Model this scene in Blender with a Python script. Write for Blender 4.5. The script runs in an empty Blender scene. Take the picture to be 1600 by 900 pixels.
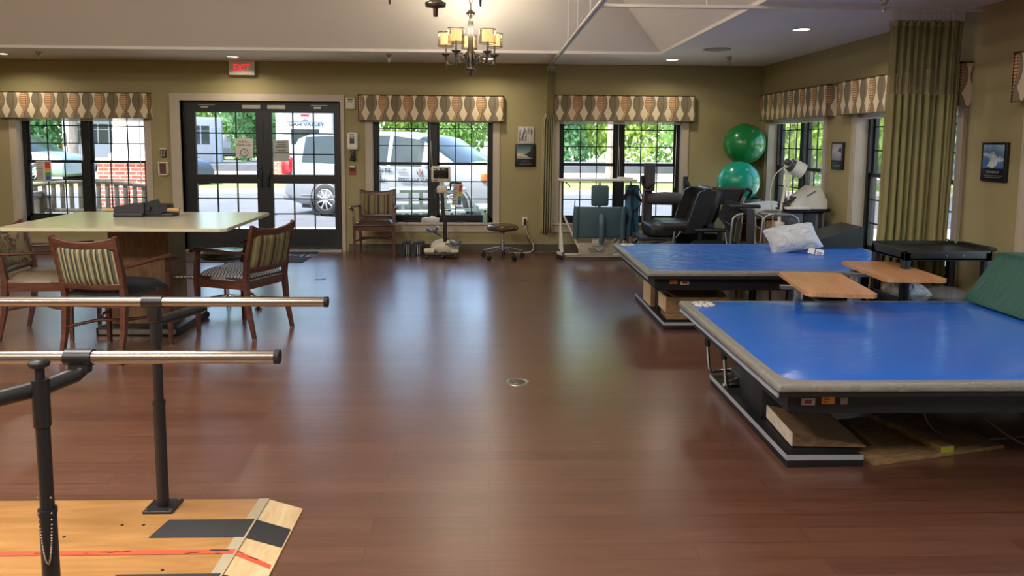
import bpy, bmesh, math, random
from mathutils import Vector, Matrix, Euler
C = bpy.context.scene.collection
SC = bpy.context.scene
PI = math.pi
rad = math.radians
# ------------------------------------------------------------------ camera
cd = bpy.data.cameras.new('camera'); cam = bpy.data.objects.new('camera', cd); C.objects.link(cam)
cd.sensor_width = 36; cd.sensor_fit = 'HORIZONTAL'; cd.lens = 1155/1600*36
cd.shift_y = -114/1600; cd.clip_end = 400; cd.clip_start = .05
cam.matrix_world = (Matrix.Translation((0, 0, 1.5)) @ Matrix.Rotation(-rad(1.75), 4, 'Z') @ Matrix.Rotation(PI/2-rad(5.69), 4, 'X') @ Matrix.Rotation(rad(.4), 4, 'Z'))
SC.camera = cam
# ------------------------------------------------------------------ world, sun, lamps
SUN = 5.0; SKY = .38; CAN = 3; FILL = 54; BULB = 1.6
SC.view_settings.view_transform = 'Standard'; SC.view_settings.look = 'None'
SC.view_settings.exposure = 1.35; SC.view_settings.gamma = 1; SC.view_settings.use_curve_mapping = False
SC.cycles.use_denoising = True
SC.cycles.max_bounces = 10; SC.cycles.diffuse_bounces = 5; SC.cycles.glossy_bounces = 4; SC.cycles.transparent_max_bounces = 12
SC.cycles.sample_clamp_indirect = 6; SC.cycles.caustics_reflective = False; SC.cycles.caustics_refractive = False
w = bpy.data.worlds.new('sky'); SC.world = w; w.use_nodes = True
wn = w.node_tree; bg = wn.nodes['Background']; st = wn.nodes.new('ShaderNodeTexSky')
st.sky_type = 'NISHITA'; st.sun_disc = False; st.sun_elevation = rad(50); st.sun_rotation = rad(200); st.air_density = 1.0; st.dust_density = 2.0
wn.links.new(st.outputs[0], bg.inputs[0]); bg.inputs[1].default_value = SKY
def light(kind, name, loc, energy, color=(1, 1, 1), rot=(0, 0, 0), parent=None, **kw):
    l = bpy.data.lights.new(name, kind); l.energy = energy; l.color = color
    for k, v in kw.items(): setattr(l, k, v)
    o = bpy.data.objects.new(name, l); C.objects.link(o); o.location = loc; o.rotation_euler = rot
    if parent: o.parent = parent
    return o
light('SUN', 'sun', (0, 0, 20), SUN, (1, .95, .86), (rad(36), 0, rad(-84)), angle=rad(.6))
# ------------------------------------------------------------------ materials
def nodes(name):
    m = bpy.data.materials.new(name); m.use_nodes = True
    nt = m.node_tree; return m, nt, nt.nodes['Principled BSDF']
def lk(nt, a, b): nt.links.new(a, b)
def rgb(h):
    if isinstance(h, tuple): return (*h[:3], 1)
    v = [int(h[i:i+2], 16)/255 for i in (0, 2, 4)]
    return tuple((x/12.92 if x <= .04045 else ((x+.055)/1.055)**2.4) for x in v)+(1,)
_mc = {}
def mat(name, col, rough=.5, metal=0, var=.06, scale=8, bump=0, bscale=60, coat=0, spec=.5, stretch=None, sheen=0):
    """plain procedural material: a soft noise varies the colour and, if asked, the relief"""
    if name in _mc: return _mc[name]
    m, nt, p = nodes(name); c = rgb(col)
    tc = nt.nodes.new('ShaderNodeTexCoord'); mp = nt.nodes.new('ShaderNodeMapping'); lk(nt, tc.outputs['Object'], mp.inputs[0])
    if stretch: mp.inputs['Scale'].default_value = stretch
    n = nt.nodes.new('ShaderNodeTexNoise'); n.inputs['Scale'].default_value = scale; n.inputs['Detail'].default_value = 3
    lk(nt, mp.outputs[0], n.inputs['Vector'])
    r = nt.nodes.new('ShaderNodeValToRGB'); r.color_ramp.elements[0].position = .3; r.color_ramp.elements[1].position = .7
    r.color_ramp.elements[0].color = tuple(x*(1-var) for x in c[:3])+(1,)
    r.color_ramp.elements[1].color = tuple(min(1, x*(1+var)) for x in c[:3])+(1,)
    lk(nt, n.outputs[0], r.inputs[0]); lk(nt, r.outputs[0], p.inputs['Base Color'])
    p.inputs['Roughness'].default_value = rough; p.inputs['Metallic'].default_value = metal
    p.inputs['Specular IOR Level'].default_value = spec; p.inputs['Coat Weight'].default_value = coat
    if sheen: p.inputs['Sheen Weight'].default_value = sheen
    if bump:
        n2 = nt.nodes.new('ShaderNodeTexNoise'); n2.inputs['Scale'].default_value = bscale; n2.inputs['Detail'].default_value = 4
        lk(nt, mp.outputs[0], n2.inputs['Vector'])
        b = nt.nodes.new('ShaderNodeBump'); b.inputs['Strength'].default_value = bump; b.inputs['Distance'].default_value = .01
        lk(nt, n2.outputs[0], b.inputs['Height']); lk(nt, b.outputs[0], p.inputs['Normal'])
    _mc[name] = m; return m
def math_(nt, op, a, b=None, c=None):
    n = nt.nodes.new('ShaderNodeMath'); n.operation = op
    for i, v in enumerate((a, b, c)):
        if v is None: continue
        if isinstance(v, (int, float)): n.inputs[i].default_value = v
        else: lk(nt, v, n.inputs[i])
    return n.outputs[0]
def mix(nt, f, a, b):
    n = nt.nodes.new('ShaderNodeMix'); n.data_type = 'RGBA'
    for s, v in ((n.inputs[0], f), (n.inputs[6], a), (n.inputs[7], b)):
        if isinstance(v, (int, float)): s.default_value = v
        elif isinstance(v, tuple): s.default_value = v
        else: lk(nt, v, s)
    return n.outputs[2]
def xyz(nt, coord='Object'):
    tc = nt.nodes.new('ShaderNodeTexCoord'); s = nt.nodes.new('ShaderNodeSeparateXYZ'); lk(nt, tc.outputs[coord], s.inputs[0])
    return s.outputs
def glass_mat(name='window_glass', tint=(.97, .985, .98, 1), refl=.045):
    m, nt, p = nodes(name); nt.nodes.remove(p); out = nt.nodes['Material Output']
    t = nt.nodes.new('ShaderNodeBsdfTransparent'); t.inputs[0].default_value = tint
    g = nt.nodes.new('ShaderNodeBsdfGlossy'); g.inputs['Roughness'].default_value = .02
    fr = nt.nodes.new('ShaderNodeLayerWeight'); fr.inputs[0].default_value = .25
    f = math_(nt, 'MULTIPLY', fr.outputs['Fresnel'], refl/.04*.5)
    mx = nt.nodes.new('ShaderNodeMixShader'); lk(nt, f, mx.inputs[0]); lk(nt, t.outputs[0], mx.inputs[1]); lk(nt, g.outputs[0], mx.inputs[2])
    lk(nt, mx.outputs[0], out.inputs[0]); return m
GLASS = glass_mat()
def emis(name, col, s):
    m, nt, p = nodes(name); p.inputs['Base Color'].default_value = rgb(col)
    p.inputs['Emission Color'].default_value = rgb(col); p.inputs['Emission Strength'].default_value = s
    p.inputs['Roughness'].default_value = .6; return m
def floor_mat():
    m, nt, p = nodes('red_brown_plank_floor')
    tc = nt.nodes.new('ShaderNodeTexCoord'); br = nt.nodes.new('ShaderNodeTexBrick')
    lk(nt, tc.outputs['Object'], br.inputs['Vector'])
    br.offset = .37; br.inputs['Scale'].default_value = 1; br.inputs['Brick Width'].default_value = 1.22; br.inputs['Row Height'].default_value = .105
    br.inputs['Mortar Size'].default_value = .0012; br.inputs['Mortar Smooth'].default_value = .3; br.inputs['Bias'].default_value = 0
    br.inputs['Color1'].default_value = rgb('5c3b2d'); br.inputs['Color2'].default_value = rgb('694737'); br.inputs['Mortar'].default_value = rgb('3a1c14')
    mp = nt.nodes.new('ShaderNodeMapping'); mp.inputs['Scale'].default_value = (2.2, 38, 1); lk(nt, tc.outputs['Object'], mp.inputs[0])
    n = nt.nodes.new('ShaderNodeTexNoise'); n.inputs['Scale'].default_value = 1.5; n.inputs['Detail'].default_value = 5; lk(nt, mp.outputs[0], n.inputs['Vector'])
    g = nt.nodes.new('ShaderNodeValToRGB'); g.color_ramp.elements[0].position = .35; g.color_ramp.elements[1].position = .7
    g.color_ramp.elements[0].color = (.72, .66, .62, 1); g.color_ramp.elements[1].color = (1.1, 1.06, 1.04, 1); lk(nt, n.outputs[0], g.inputs[0])
    mm = nt.nodes.new('ShaderNodeMix'); mm.data_type = 'RGBA'; mm.blend_type = 'MULTIPLY'; mm.inputs[0].default_value = .7
    lk(nt, br.outputs[0], mm.inputs[6]); lk(nt, g.outputs[0], mm.inputs[7]); lk(nt, mm.outputs[2], p.inputs['Base Color'])
    n3 = nt.nodes.new('ShaderNodeTexNoise'); n3.inputs['Scale'].default_value = 1.3; n3.inputs['Detail'].default_value = 6; lk(nt, tc.outputs['Object'], n3.inputs['Vector'])
    rr = nt.nodes.new('ShaderNodeMapRange'); rr.inputs[3].default_value = .25; rr.inputs[4].default_value = .36; lk(nt, n3.outputs[0], rr.inputs[0]); lk(nt, rr.outputs[0], p.inputs['Roughness'])
    b = nt.nodes.new('ShaderNodeBump'); b.inputs['Strength'].default_value = .22; b.inputs['Distance'].default_value = .004
    s = math_(nt, 'SUBTRACT', math_(nt, 'MULTIPLY', n.outputs[0], .5), br.outputs['Fac']); lk(nt, s, b.inputs['Height']); lk(nt, b.outputs[0], p.inputs['Normal'])
    p.inputs['Specular IOR Level'].default_value = .9; p.inputs['Coat Weight'].default_value = .35; p.inputs['Coat Roughness'].default_value = .24
    return m
def valance_mat():
    """cream cloth printed with twisted brown ribbons; every second ribbon has an orange ladder"""
    m, nt, p = nodes('twisted_ribbon_print'); X, Y, Z = xyz(nt)
    P = .161
    u0 = math_(nt, 'DIVIDE', math_(nt, 'ADD', X, Y), P); k = math_(nt, 'FLOOR', u0); odd = math_(nt, 'ABSOLUTE', math_(nt, 'MODULO', k, 2))
    u = math_(nt, 'SUBTRACT', math_(nt, 'SUBTRACT', u0, k), .5)                      # -.5 .. .5 in a motif
    v = math_(nt, 'DIVIDE', math_(nt, 'ADD', Z, .24), .27)                           # crossing at z=-.125 from the top
    s = math_(nt, 'ABSOLUTE', math_(nt, 'SINE', math_(nt, 'MULTIPLY', v, PI)))
    s1 = math_(nt, 'SINE', math_(nt, 'MULTIPLY', v, PI))
    hw = math_(nt, 'ADD', math_(nt, 'MULTIPLY', s, .30), .14)
    inside = math_(nt, 'LESS_THAN', math_(nt, 'ABSOLUTE', u), hw)
    c1 = math_(nt, 'ADD', math_(nt, 'MULTIPLY', s1, .12), 0)
    line = math_(nt, 'LESS_THAN', math_(nt, 'ABSOLUTE', math_(nt, 'SUBTRACT', u, c1)), .018)
    edge = math_(nt, 'LESS_THAN', math_(nt, 'ABSOLUTE', math_(nt, 'SUBTRACT', math_(nt, 'ABSOLUTE', u), hw)), .014)
    left = math_(nt, 'LESS_THAN', u, math_(nt, 'ADD', c1, math_(nt, 'MULTIPLY', s1, .1)))
    stripes = math_(nt, 'LESS_THAN', math_(nt, 'FRACT', math_(nt, 'DIVIDE', Z, .023)), .5)
    grey = mix(nt, left, rgb('8d8069'), rgb('7d725c'))
    lad = mix(nt, stripes, rgb('d9b98a'), rgb('a06a48'))
    isl = math_(nt, 'MULTIPLY', odd, left)
    rib = mix(nt, isl, grey, lad)
    col = mix(nt, inside, rgb('e3d3b1'), rib)
    dark = math_(nt, 'MAXIMUM', math_(nt, 'MULTIPLY', line, inside), edge)
    col = mix(nt, dark, col, rgb('5c5142')); lk(nt, col, p.inputs['Base Color'])
    p.inputs['Roughness'].default_value = .9; return m
def stripe_mat(name, cols, period, axis=0, rough=.85):
    m, nt, p = nodes(name); a = xyz(nt)[axis]
    f = math_(nt, 'FRACT', math_(nt, 'DIVIDE', a, period))
    r = nt.nodes.new('ShaderNodeValToRGB'); cr = r.color_ramp; cr.interpolation = 'CONSTANT'
    while len(cr.elements) < len(cols): cr.elements.new(.5)
    for e, (pos, c) in zip(cr.elements, cols): e.position = pos; e.color = rgb(c)
    lk(nt, f, r.inputs[0]); lk(nt, r.outputs[0], p.inputs['Base Color']); p.inputs['Roughness'].default_value = rough
    return m
def wood_mat(name, c1, c2, scale=6, stretch=(1, 12, 12), rough=.4, dist=2.0):
    m, nt, p = nodes(name)
    tc = nt.nodes.new('ShaderNodeTexCoord'); mp = nt.nodes.new('ShaderNodeMapping'); mp.inputs['Scale'].default_value = stretch
    lk(nt, tc.outputs['Object'], mp.inputs[0]); n = nt.nodes.new('ShaderNodeTexNoise'); n.inputs['Scale'].default_value = scale; n.inputs['Detail'].default_value = 5; n.inputs['Distortion'].default_value = dist
    lk(nt, mp.outputs[0], n.inputs['Vector']); r = nt.nodes.new('ShaderNodeValToRGB'); r.color_ramp.elements[0].position = .35; r.color_ramp.elements[1].position = .68
    r.color_ramp.elements[0].color = rgb(c1); r.color_ramp.elements[1].color = rgb(c2); lk(nt, n.outputs[0], r.inputs[0]); lk(nt, r.outputs[0], p.inputs['Base Color'])
    p.inputs['Roughness'].default_value = rough; return m
def wrinkle_mat(name, c, c2, rough=.35, strength=.35, scale=3, stretch=(1, 3, 1), coat=0):
    m, nt, p = nodes(name); tc = nt.nodes.new('ShaderNodeTexCoord'); mp = nt.nodes.new('ShaderNodeMapping'); mp.inputs['Scale'].default_value = stretch
    mp.inputs['Rotation'].default_value = (0, 0, .35)
    lk(nt, tc.outputs['Object'], mp.inputs[0]); n = nt.nodes.new('ShaderNodeTexNoise'); n.inputs['Scale'].default_value = scale; n.inputs['Detail'].default_value = 3; n.inputs['Distortion'].default_value = .6
    lk(nt, mp.outputs[0], n.inputs['Vector'])
    f = math_(nt, 'ABSOLUTE', math_(nt, 'SUBTRACT', n.outputs[0], .5)); f = math_(nt, 'POWER', math_(nt, 'MULTIPLY', f, 2), .6)
    b = nt.nodes.new('ShaderNodeBump'); b.inputs['Strength'].default_value = strength; b.inputs['Distance'].default_value = .03; lk(nt, f, b.inputs['Height']); lk(nt, b.outputs[0], p.inputs['Normal'])
    n2 = nt.nodes.new('ShaderNodeTexNoise'); n2.inputs['Scale'].default_value = 1.2; lk(nt, tc.outputs['Object'], n2.inputs['Vector'])
    lk(nt, mix(nt, n2.outputs[0], rgb(c), rgb(c2)), p.inputs['Base Color']); p.inputs['Roughness'].default_value = rough; p.inputs['Coat Weight'].default_value = coat
    return m
def brick_mat():
    m, nt, p = nodes('red_brick'); tc = nt.nodes.new('ShaderNodeTexCoord'); s = nt.nodes.new('ShaderNodeSeparateXYZ'); lk(nt, tc.outputs['Object'], s.inputs[0])
    cb = nt.nodes.new('ShaderNodeCombineXYZ'); lk(nt, math_(nt, 'ADD', s.outputs[0], s.outputs[1]), cb.inputs[0]); lk(nt, s.outputs[2], cb.inputs[1])
    br = nt.nodes.new('ShaderNodeTexBrick'); lk(nt, cb.outputs[0], br.inputs['Vector']); br.inputs['Scale'].default_value = 1
    br.inputs['Brick Width'].default_value = .21; br.inputs['Row Height'].default_value = .075; br.inputs['Mortar Size'].default_value = .009
    br.inputs['Color1'].default_value = rgb('a8503c'); br.inputs['Color2'].default_value = rgb('c0705c'); br.inputs['Mortar'].default_value = rgb('d8cfc6')
    lk(nt, br.outputs[0], p.inputs['Base Color']); p.inputs['Roughness'].default_value = .9; return m
def leaf_mat(name, c1, c2):
    m, nt, p = nodes(name); oi = nt.nodes.new('ShaderNodeNewGeometry')
    n = nt.nodes.new('ShaderNodeTexNoise'); n.inputs['Scale'].default_value = .9; n.inputs['Detail'].default_value = 4; lk(nt, oi.outputs['Position'], n.inputs['Vector'])
    f = math_(nt, 'MULTIPLY', math_(nt, 'ADD', n.outputs[0], oi.outputs['Random Per Island']), .5)
    lk(nt, mix(nt, f, rgb(c1), rgb(c2)), p.inputs['Base Color']); p.inputs['Roughness'].default_value = .6
    p.inputs['Subsurface Weight'].default_value = 0
    tr = nt.nodes.new('ShaderNodeBsdfTranslucent'); tr.inputs[0].default_value = rgb(c2)
    mx = nt.nodes.new('ShaderNodeMixShader'); mx.inputs[0].default_value = .35; out = nt.nodes['Material Output']
    lk(nt, p.outputs[0], mx.inputs[1]); lk(nt, tr.outputs[0], mx.inputs[2]); lk(nt, mx.outputs[0], out.inputs[0]); return m
def cloth_mat(name, c, c2, alpha=1.0, transl=.25):
    m, nt, p = nodes(name); X, Y, Z = xyz(nt)
    n = nt.nodes.new('ShaderNodeTexNoise'); n.inputs['Scale'].default_value = 5
    lk(nt, mix(nt, n.outputs[0], rgb(c), rgb(c2)), p.inputs['Base Color']); p.inputs['Roughness'].default_value = .8
    tr = nt.nodes.new('ShaderNodeBsdfTranslucent'); tr.inputs[0].default_value = rgb(c)
    mx = nt.nodes.new('ShaderNodeMixShader'); mx.inputs[0].default_value = transl; out = nt.nodes['Material Output']
    lk(nt, p.outputs[0], mx.inputs[1]); lk(nt, tr.outputs[0], mx.inputs[2]); last = mx.outputs[0]
    if alpha < 1:
        w1 = nt.nodes.new('ShaderNodeTexWave'); w1.inputs['Scale'].default_value = 40; w1.bands_direction = 'X'; w1.inputs['Distortion'].default_value = 2
        tc = nt.nodes.new('ShaderNodeTexCoord'); lk(nt, tc.outputs['Object'], w1.inputs['Vector'])
        fa = math_(nt, 'ADD', math_(nt, 'MULTIPLY', w1.outputs['Fac'], .25), alpha-.12)
        t = nt.nodes.new('ShaderNodeBsdfTransparent'); m2 = nt.nodes.new('ShaderNodeMixShader'); lk(nt, fa, m2.inputs[0]); lk(nt, t.outputs[0], m2.inputs[1]); lk(nt, last, m2.inputs[2]); last = m2.outputs[0]
    lk(nt, last, out.inputs[0]); return m
# ------------------------------------------------------------------ mesh helper
class MB:
    def __init__(s): s.v = []; s.f = []; s.m = []; s.s = []
    def add(s, vs, fs, m=0, smooth=False, M=None):
        o = len(s.v)
        s.v += [tuple(M @ Vector(p)) if M else tuple(p) for p in vs]
        for f in fs: s.f.append(tuple(i+o for i in f)); s.m.append(m); s.s.append(smooth)
        return s
    def box(s, x0, x1, y0, y1, z0, z1, r=0, seg=2, m=0, M=None, topm=None):
        if r <= 0:
            vs = [(x, y, z) for x in (x0, x1) for y in (y0, y1) for z in (z0, z1)]
            fs = [(0, 1, 3, 2), (4, 6, 7, 5), (0, 4, 5, 1), (2, 3, 7, 6), (0, 2, 6, 4), (1, 5, 7, 3)]
            s.add(vs, fs, m, False, M)
            if topm is not None: s.m[-1] = topm
            return s
        b = bmesh.new(); bmesh.ops.create_cube(b, size=1)
        for v in b.verts: v.co = Vector(((x0+x1)/2+v.co.x*(x1-x0), (y0+y1)/2+v.co.y*(y1-y0), (z0+z1)/2+v.co.z*(z1-z0)))
        r = min(r, abs(x1-x0)*.49, abs(y1-y0)*.49, abs(z1-z0)*.49)
        bmesh.ops.bevel(b, geom=b.edges[:], offset=r, segments=seg, affect='EDGES', profile=.5)
        b.verts.index_update(); b.normal_update(); o = len(s.v)
        s.v += [tuple(M @ v.co) if M else tuple(v.co) for v in b.verts]
        for f in b.faces:
            s.f.append(tuple(v.index+o for v in f.verts)); s.s.append(True)
            s.m.append(topm if (topm is not None and f.normal.z > .7) else m)
        b.free(); return s
    def tube(s, pts, r, n=10, m=0, closed=False, caps=True, flat=None, M=None):
        pts = [Vector(p) for p in pts]; k = len(pts); rs = r if isinstance(r, (list, tuple)) else [r]*k
        vs = []; up = None
        for i, p in enumerate(pts):
            if closed: t = pts[(i+1) % k]-pts[i-1]
            else: t = pts[min(i+1, k-1)]-pts[max(i-1, 0)]
            t.normalize()
            if up is None:
                up = Vector((0, 0, 1)) if abs(t.z) < .9 else Vector((0, 1, 0))
            a = t.cross(up); a.normalize(); b = a.cross(t); b.normalize(); up = b
            fx, fy = (flat or (1, 1))
            for j in range(n):
                an = 2*PI*(j+.5)/n
                vs.append(p+a*math.cos(an)*rs[i]*fx+b*math.sin(an)*rs[i]*fy)
        fs = []
        for i in range(k if closed else k-1):
            i2 = (i+1) % k
            for j in range(n): fs.append((i*n+j, i2*n+j, i2*n+(j+1) % n, i*n+(j+1) % n))
        s.add(vs, fs, m, n > 4, M)
        if not closed and caps: s.add(vs[:n], [tuple(range(n))], m, False, M); s.add(vs[-n:], [tuple(range(n-1, -1, -1))], m, False, M)
        return s
    def cyl(s, p, q, r, n=16, m=0, r2=None, M=None): return s.tube([p, q], [r, r if r2 is None else r2], n, m, M=M)
    def lathe(s, prof, c=(0, 0, 0), n=20, m=0, axis='z', M=None, smooth=True):
        vs = []; k = len(prof)
        for j in range(n):
            a = 2*PI*j/n; ca, sa = math.cos(a), math.sin(a)
            for r, h in prof:
                p = (r*ca, r*sa, h) if axis == 'z' else ((h, r*ca, r*sa) if axis == 'x' else (r*ca, h, r*sa))
                vs.append((p[0]+c[0], p[1]+c[1], p[2]+c[2]))
        fs = []
        for j in range(n):
            j2 = (j+1) % n
            for i in range(k-1): fs.append((j*k+i, j2*k+i, j2*k+i+1, j*k+i+1))
        return s.add(vs, fs, m, smooth, M)
    def sphere(s, c, r, n=24, m=0, sc=(1, 1, 1), M=None):
        k = n//2; prof = [(r*math.sin(PI*i/k)+1e-5, -r*math.cos(PI*i/k)) for i in range(k+1)]
        o = len(s.v); s.lathe(prof, (0, 0, 0), n, m)
        for i in range(o, len(s.v)):
            v = s.v[i]; q = Vector((v[0]*sc[0]+c[0], v[1]*sc[1]+c[1], v[2]*sc[2]+c[2])); s.v[i] = tuple(M @ q if M else q)
        return s
    def prism(s, poly, a0, a1, axis='y', m=0, smooth=False, M=None):
        """polygon in the two other axes, extruded along axis from a0 to a1"""
        def P(u, v, a): return {'x': (a, u, v), 'y': (u, a, v), 'z': (u, v, a)}[axis]
        n = len(poly); vs = [P(u, v, a0) for u, v in poly]+[P(u, v, a1) for u, v in poly]
        fs = [(i, (i+1) % n, n+(i+1) % n, n+i) for i in range(n)]
        s.add(vs, fs, m, smooth, M); s.add(vs, [tuple(range(n-1, -1, -1)), tuple(range(n, 2*n))], m, False, M)
        return s
    def grid(s, fn, nu, nv, m=0, smooth=True, M=None):
        vs = [fn(i/nu, j/nv) for i in range(nu+1) for j in range(nv+1)]
        fs = [(i*(nv+1)+j, (i+1)*(nv+1)+j, (i+1)*(nv+1)+j+1, i*(nv+1)+j+1) for i in range(nu) for j in range(nv)]
        return s.add(vs, fs, m, smooth, M)
    def build(s, name, mats, parent=None, loc=None, rot=None, label=None, fix=True):
        me = bpy.data.meshes.new(name); me.from_pydata(s.v, [], s.f)
        for mm in (mats if isinstance(mats, (list, tuple)) else [mats]): me.materials.append(mm)
        for p, mi, sm in zip(me.polygons, s.m, s.s): p.material_index = mi; p.use_smooth = sm
        if fix:
            b = bmesh.new(); b.from_mesh(me); bmesh.ops.recalc_face_normals(b, faces=b.faces[:]); b.to_mesh(me); b.free()
        me.update(); o = bpy.data.objects.new(name, me); C.objects.link(o)
        if parent: o.parent = parent
        if loc: o.location = loc
        if rot: o.rotation_euler = rot
        if label: o['label'] = label
        return o
def B(*a, **k): return MB().box(*a, **k)
def thing(name, label, cat, loc=(0, 0, 0), rotz=0, group=None):
    o = bpy.data.objects.new(name, None); C.objects.link(o); o.empty_display_size = .1
    o.location = loc; o.rotation_euler = (0, 0, rotz); return tag(o, label, cat, group)
def tag(o, label, cat, group=None, kind=None):
    o['label'] = label; o['category'] = cat
    if group: o['group'] = group
    if kind: o['kind'] = kind
    return o
def struct(o, label=None, cat=None):
    o['kind'] = 'structure'
    if label: o['label'] = label
    if cat: o['category'] = cat
    return o
def kids(o): return [x for x in C.objects if x.parent == o]
def dup(root, loc=None, rotz=None, label=None, group=None, parent=None):
    r = root.copy(); C.objects.link(r)
    if parent is not None: r.parent = parent
    if loc is not None: r.location = loc
    if rotz is not None: r.rotation_euler = (0, 0, rotz)
    if label: r['label'] = label
    if group: r['group'] = group
    for ch in kids(root): dup(ch, parent=r)
    return r
def text(s, size, m, parent, loc, rot=(PI/2, 0, 0), name='lettering', ext=.0008, align='CENTER', label=None, sx=1, bold=0):
    cu = bpy.data.curves.new('tmp', 'FONT'); cu.body = s; cu.size = size; cu.extrude = ext; cu.align_x = align; cu.align_y = 'CENTER'; cu.resolution_u = 2; cu.offset = bold
    o = bpy.data.objects.new('tmp', cu); C.objects.link(o); bpy.context.view_layer.update()
    me = bpy.data.meshes.new_from_object(o.evaluated_get(bpy.context.evaluated_depsgraph_get()))
    C.objects.unlink(o); bpy.data.objects.remove(o); me.materials.clear(); me.materials.append(m)
    t = bpy.data.objects.new(name, me); C.objects.link(t); t.parent = parent; t.location = loc; t.rotation_euler = rot; t.scale = (sx, 1, 1)
    if label: t['label'] = label
    return t
# palette
WALL = mat('olive_wall_paint', 'a0956b', .75, var=.03, scale=1.5, bump=.05, bscale=200)
CEIL = mat('warm_white_ceiling', 'f0ebe2', .9, var=.02, scale=1)
TRIM = mat('cream_trim', 'bbaf9c', .5, var=.03)
WHITE = mat('white_plastic', 'e4e2da', .4, var=.03)
CREAM = mat('cream_plastic', 'd8d0b8', .4, var=.03)
BLACK = mat('black_satin', '15161a', .45, var=.1)
BLKFR = mat('black_window_frame', '17191c', .4, var=.1)
RUB = mat('black_rubber', '101012', .7)
CHROME = mat('chrome', 'c8c8c8', .18, 1, var=.02)
STEEL = mat('brushed_steel', 'a09a90', .35, 1, var=.05)
SATIN = mat('satin_nickel', '6f6a62', .3, 1, var=.1)
BASEB = mat('taupe_vinyl_base', '5d5443', .6)
CHERRY = wood_mat('cherry_wood', '46281f', '5c3729', 4, (2, 2, 9), .35, 1)
OAK = wood_mat('oak_veneer', '6b5036', '8a6a49', 5, (8, 8, 1.2), .5)
PLY = wood_mat('varnished_plywood', 'a57742', 'ba8852', 2.5, (1, 7, 1), .38, 1.5)
MAPLE = wood_mat('bare_maple_ply', 'c9aa7c', 'dcc298', 3, (6, 1.2, 1), .45, 2)
PINE = wood_mat('rough_pine', '6b5136', '937449', 4, (1.5, 10, 4), .7)
BEECH = wood_mat('beech_laminate', 'b98256', 'cf9a6b', 3, (9, 1, 1), .35, .6)
# ------------------------------------------------------------------ the room
BY, RX, LX, RY, CZ = 10.0, 3.68, -7.6, -4.6, 2.53
def cells(a0, a1, z0, z1, holes):
    xs = sorted({a0, a1, *[h[0] for h in holes], *[h[1] for h in holes]}); zs = sorted({z0, z1, *[h[2] for h in holes], *[h[3] for h in holes]})
    out = []
    for i in range(len(xs)-1):
        for j in range(len(zs)-1):
            cx, cz = (xs[i]+xs[i+1])/2, (zs[j]+zs[j+1])/2
            if not any(h[0] < cx < h[1] and h[2] < cz < h[3] for h in holes): out.append((xs[i], xs[i+1], zs[j], zs[j+1]))
    return out
WZ0, WZ1 = .40, 1.98
WINB = [(-5.40, 1.66), (-.765, 1.62), (1.77, 1.66)]          # centre x, opening width, back wall
WINR = [(8.87, 1.62), (6.53, 1.60), (4.1, 1.62), (1.5, 1.62)]   # centre y, right wall
DOOR = (-4.10, -2.0, 0, 2.01)
hb = [(c-w/2, c+w/2, WZ0, WZ1) for c, w in WINB]+[DOOR]
mb = MB()
for a, b, z0, z1 in cells(LX, RX+.2, -.2, 4.0, hb): mb.box(a, b, BY, BY+.2, z0, z1)
struct(mb.build('wall_back', WALL), 'olive green painted wall with three windows and the glazed double door', 'wall')
mb = MB()
for a, b, z0, z1 in cells(RY, BY, -.2, 4.0, [(c-w/2, c+w/2, WZ0, WZ1) for c, w in WINR]): mb.box(RX, RX+.2, a, b, z0, z1)
struct(mb.build('wall_right', WALL), 'olive green painted wall on the right behind the hanging curtain', 'wall')
struct(B(LX-.2, LX, RY-.2, BY+.2, -.2, 4).build('wall_left', WALL), 'olive side wall on the left', 'wall')
struct(B(LX-.2, RX+.2, RY-.2, RY, -.2, 4).build('wall_rear', WALL), 'olive wall behind the viewer', 'wall')
struct(B(LX, RX, RY, BY+.2, -.1, 0).build('floor', floor_mat()), 'glossy red-brown wood plank floor', 'floor')
# ceiling: flat border, then a tray with sloped sides
TX0, TX1, TY0, TY1, TH, TS = -7.0, 2.0, -3.8, 8.72, 3.75, 1.4
mb = MB()
for a, b, y0, y1 in ((LX, RX, TY1, BY), (LX, RX, RY, TY0), (LX, TX0, TY0, TY1), (TX1, RX, TY0, TY1)): mb.box(a, b, y0, y1, CZ, CZ+.02)
o4 = [(TX0, TY0, CZ), (TX1, TY0, CZ), (TX1, TY1, CZ), (TX0, TY1, CZ)]
i4 = [(TX0+TS, TY0+TS, TH), (TX1-TS, TY0+TS, TH), (TX1-TS, TY1-TS, TH), (TX0+TS, TY1-TS, TH)]
mb.add(o4+i4, [(i, (i+1) % 4, 4+(i+1) % 4, 4+i) for i in range(4)]+[(4, 5, 6, 7)])
mb.box(LX-.2, RX+.2, RY-.2, BY+.4, 4.0, 4.1)
struct(mb.build('ceiling', CEIL, fix=False), 'warm white ceiling with a sloped tray', 'ceiling')
e = .022
mb = MB()
mb.box(TX0, TX1, TY1-e, TY1+.0, CZ-.012, CZ+.035); mb.box(TX1-e, TX1, TY0, TY1, CZ-.012, CZ+.035)
struct(mb.build('trim_1', CEIL), 'thin moulding around the ceiling tray', 'trim')
def base(a, b, nm):
    mb = MB(); mb.box(a, b, BY-.014, BY, 0, .105, m=0)
    for z in (.03, .062, .094): mb.box(a, b, BY-.019, BY-.013, z, z+.007)
    return struct(mb.build(nm, BASEB), 'taupe ribbed baseboard', 'baseboard')
base(LX, -4.24, 'baseboard_left'); base(-1.90, RX, 'baseboard_back')
mb = MB(); mb.box(RX-.014, RX, RY, BY, 0, .105)
struct(mb.build('baseboard_right', BASEB), 'taupe baseboard on the right wall', 'baseboard')
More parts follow.
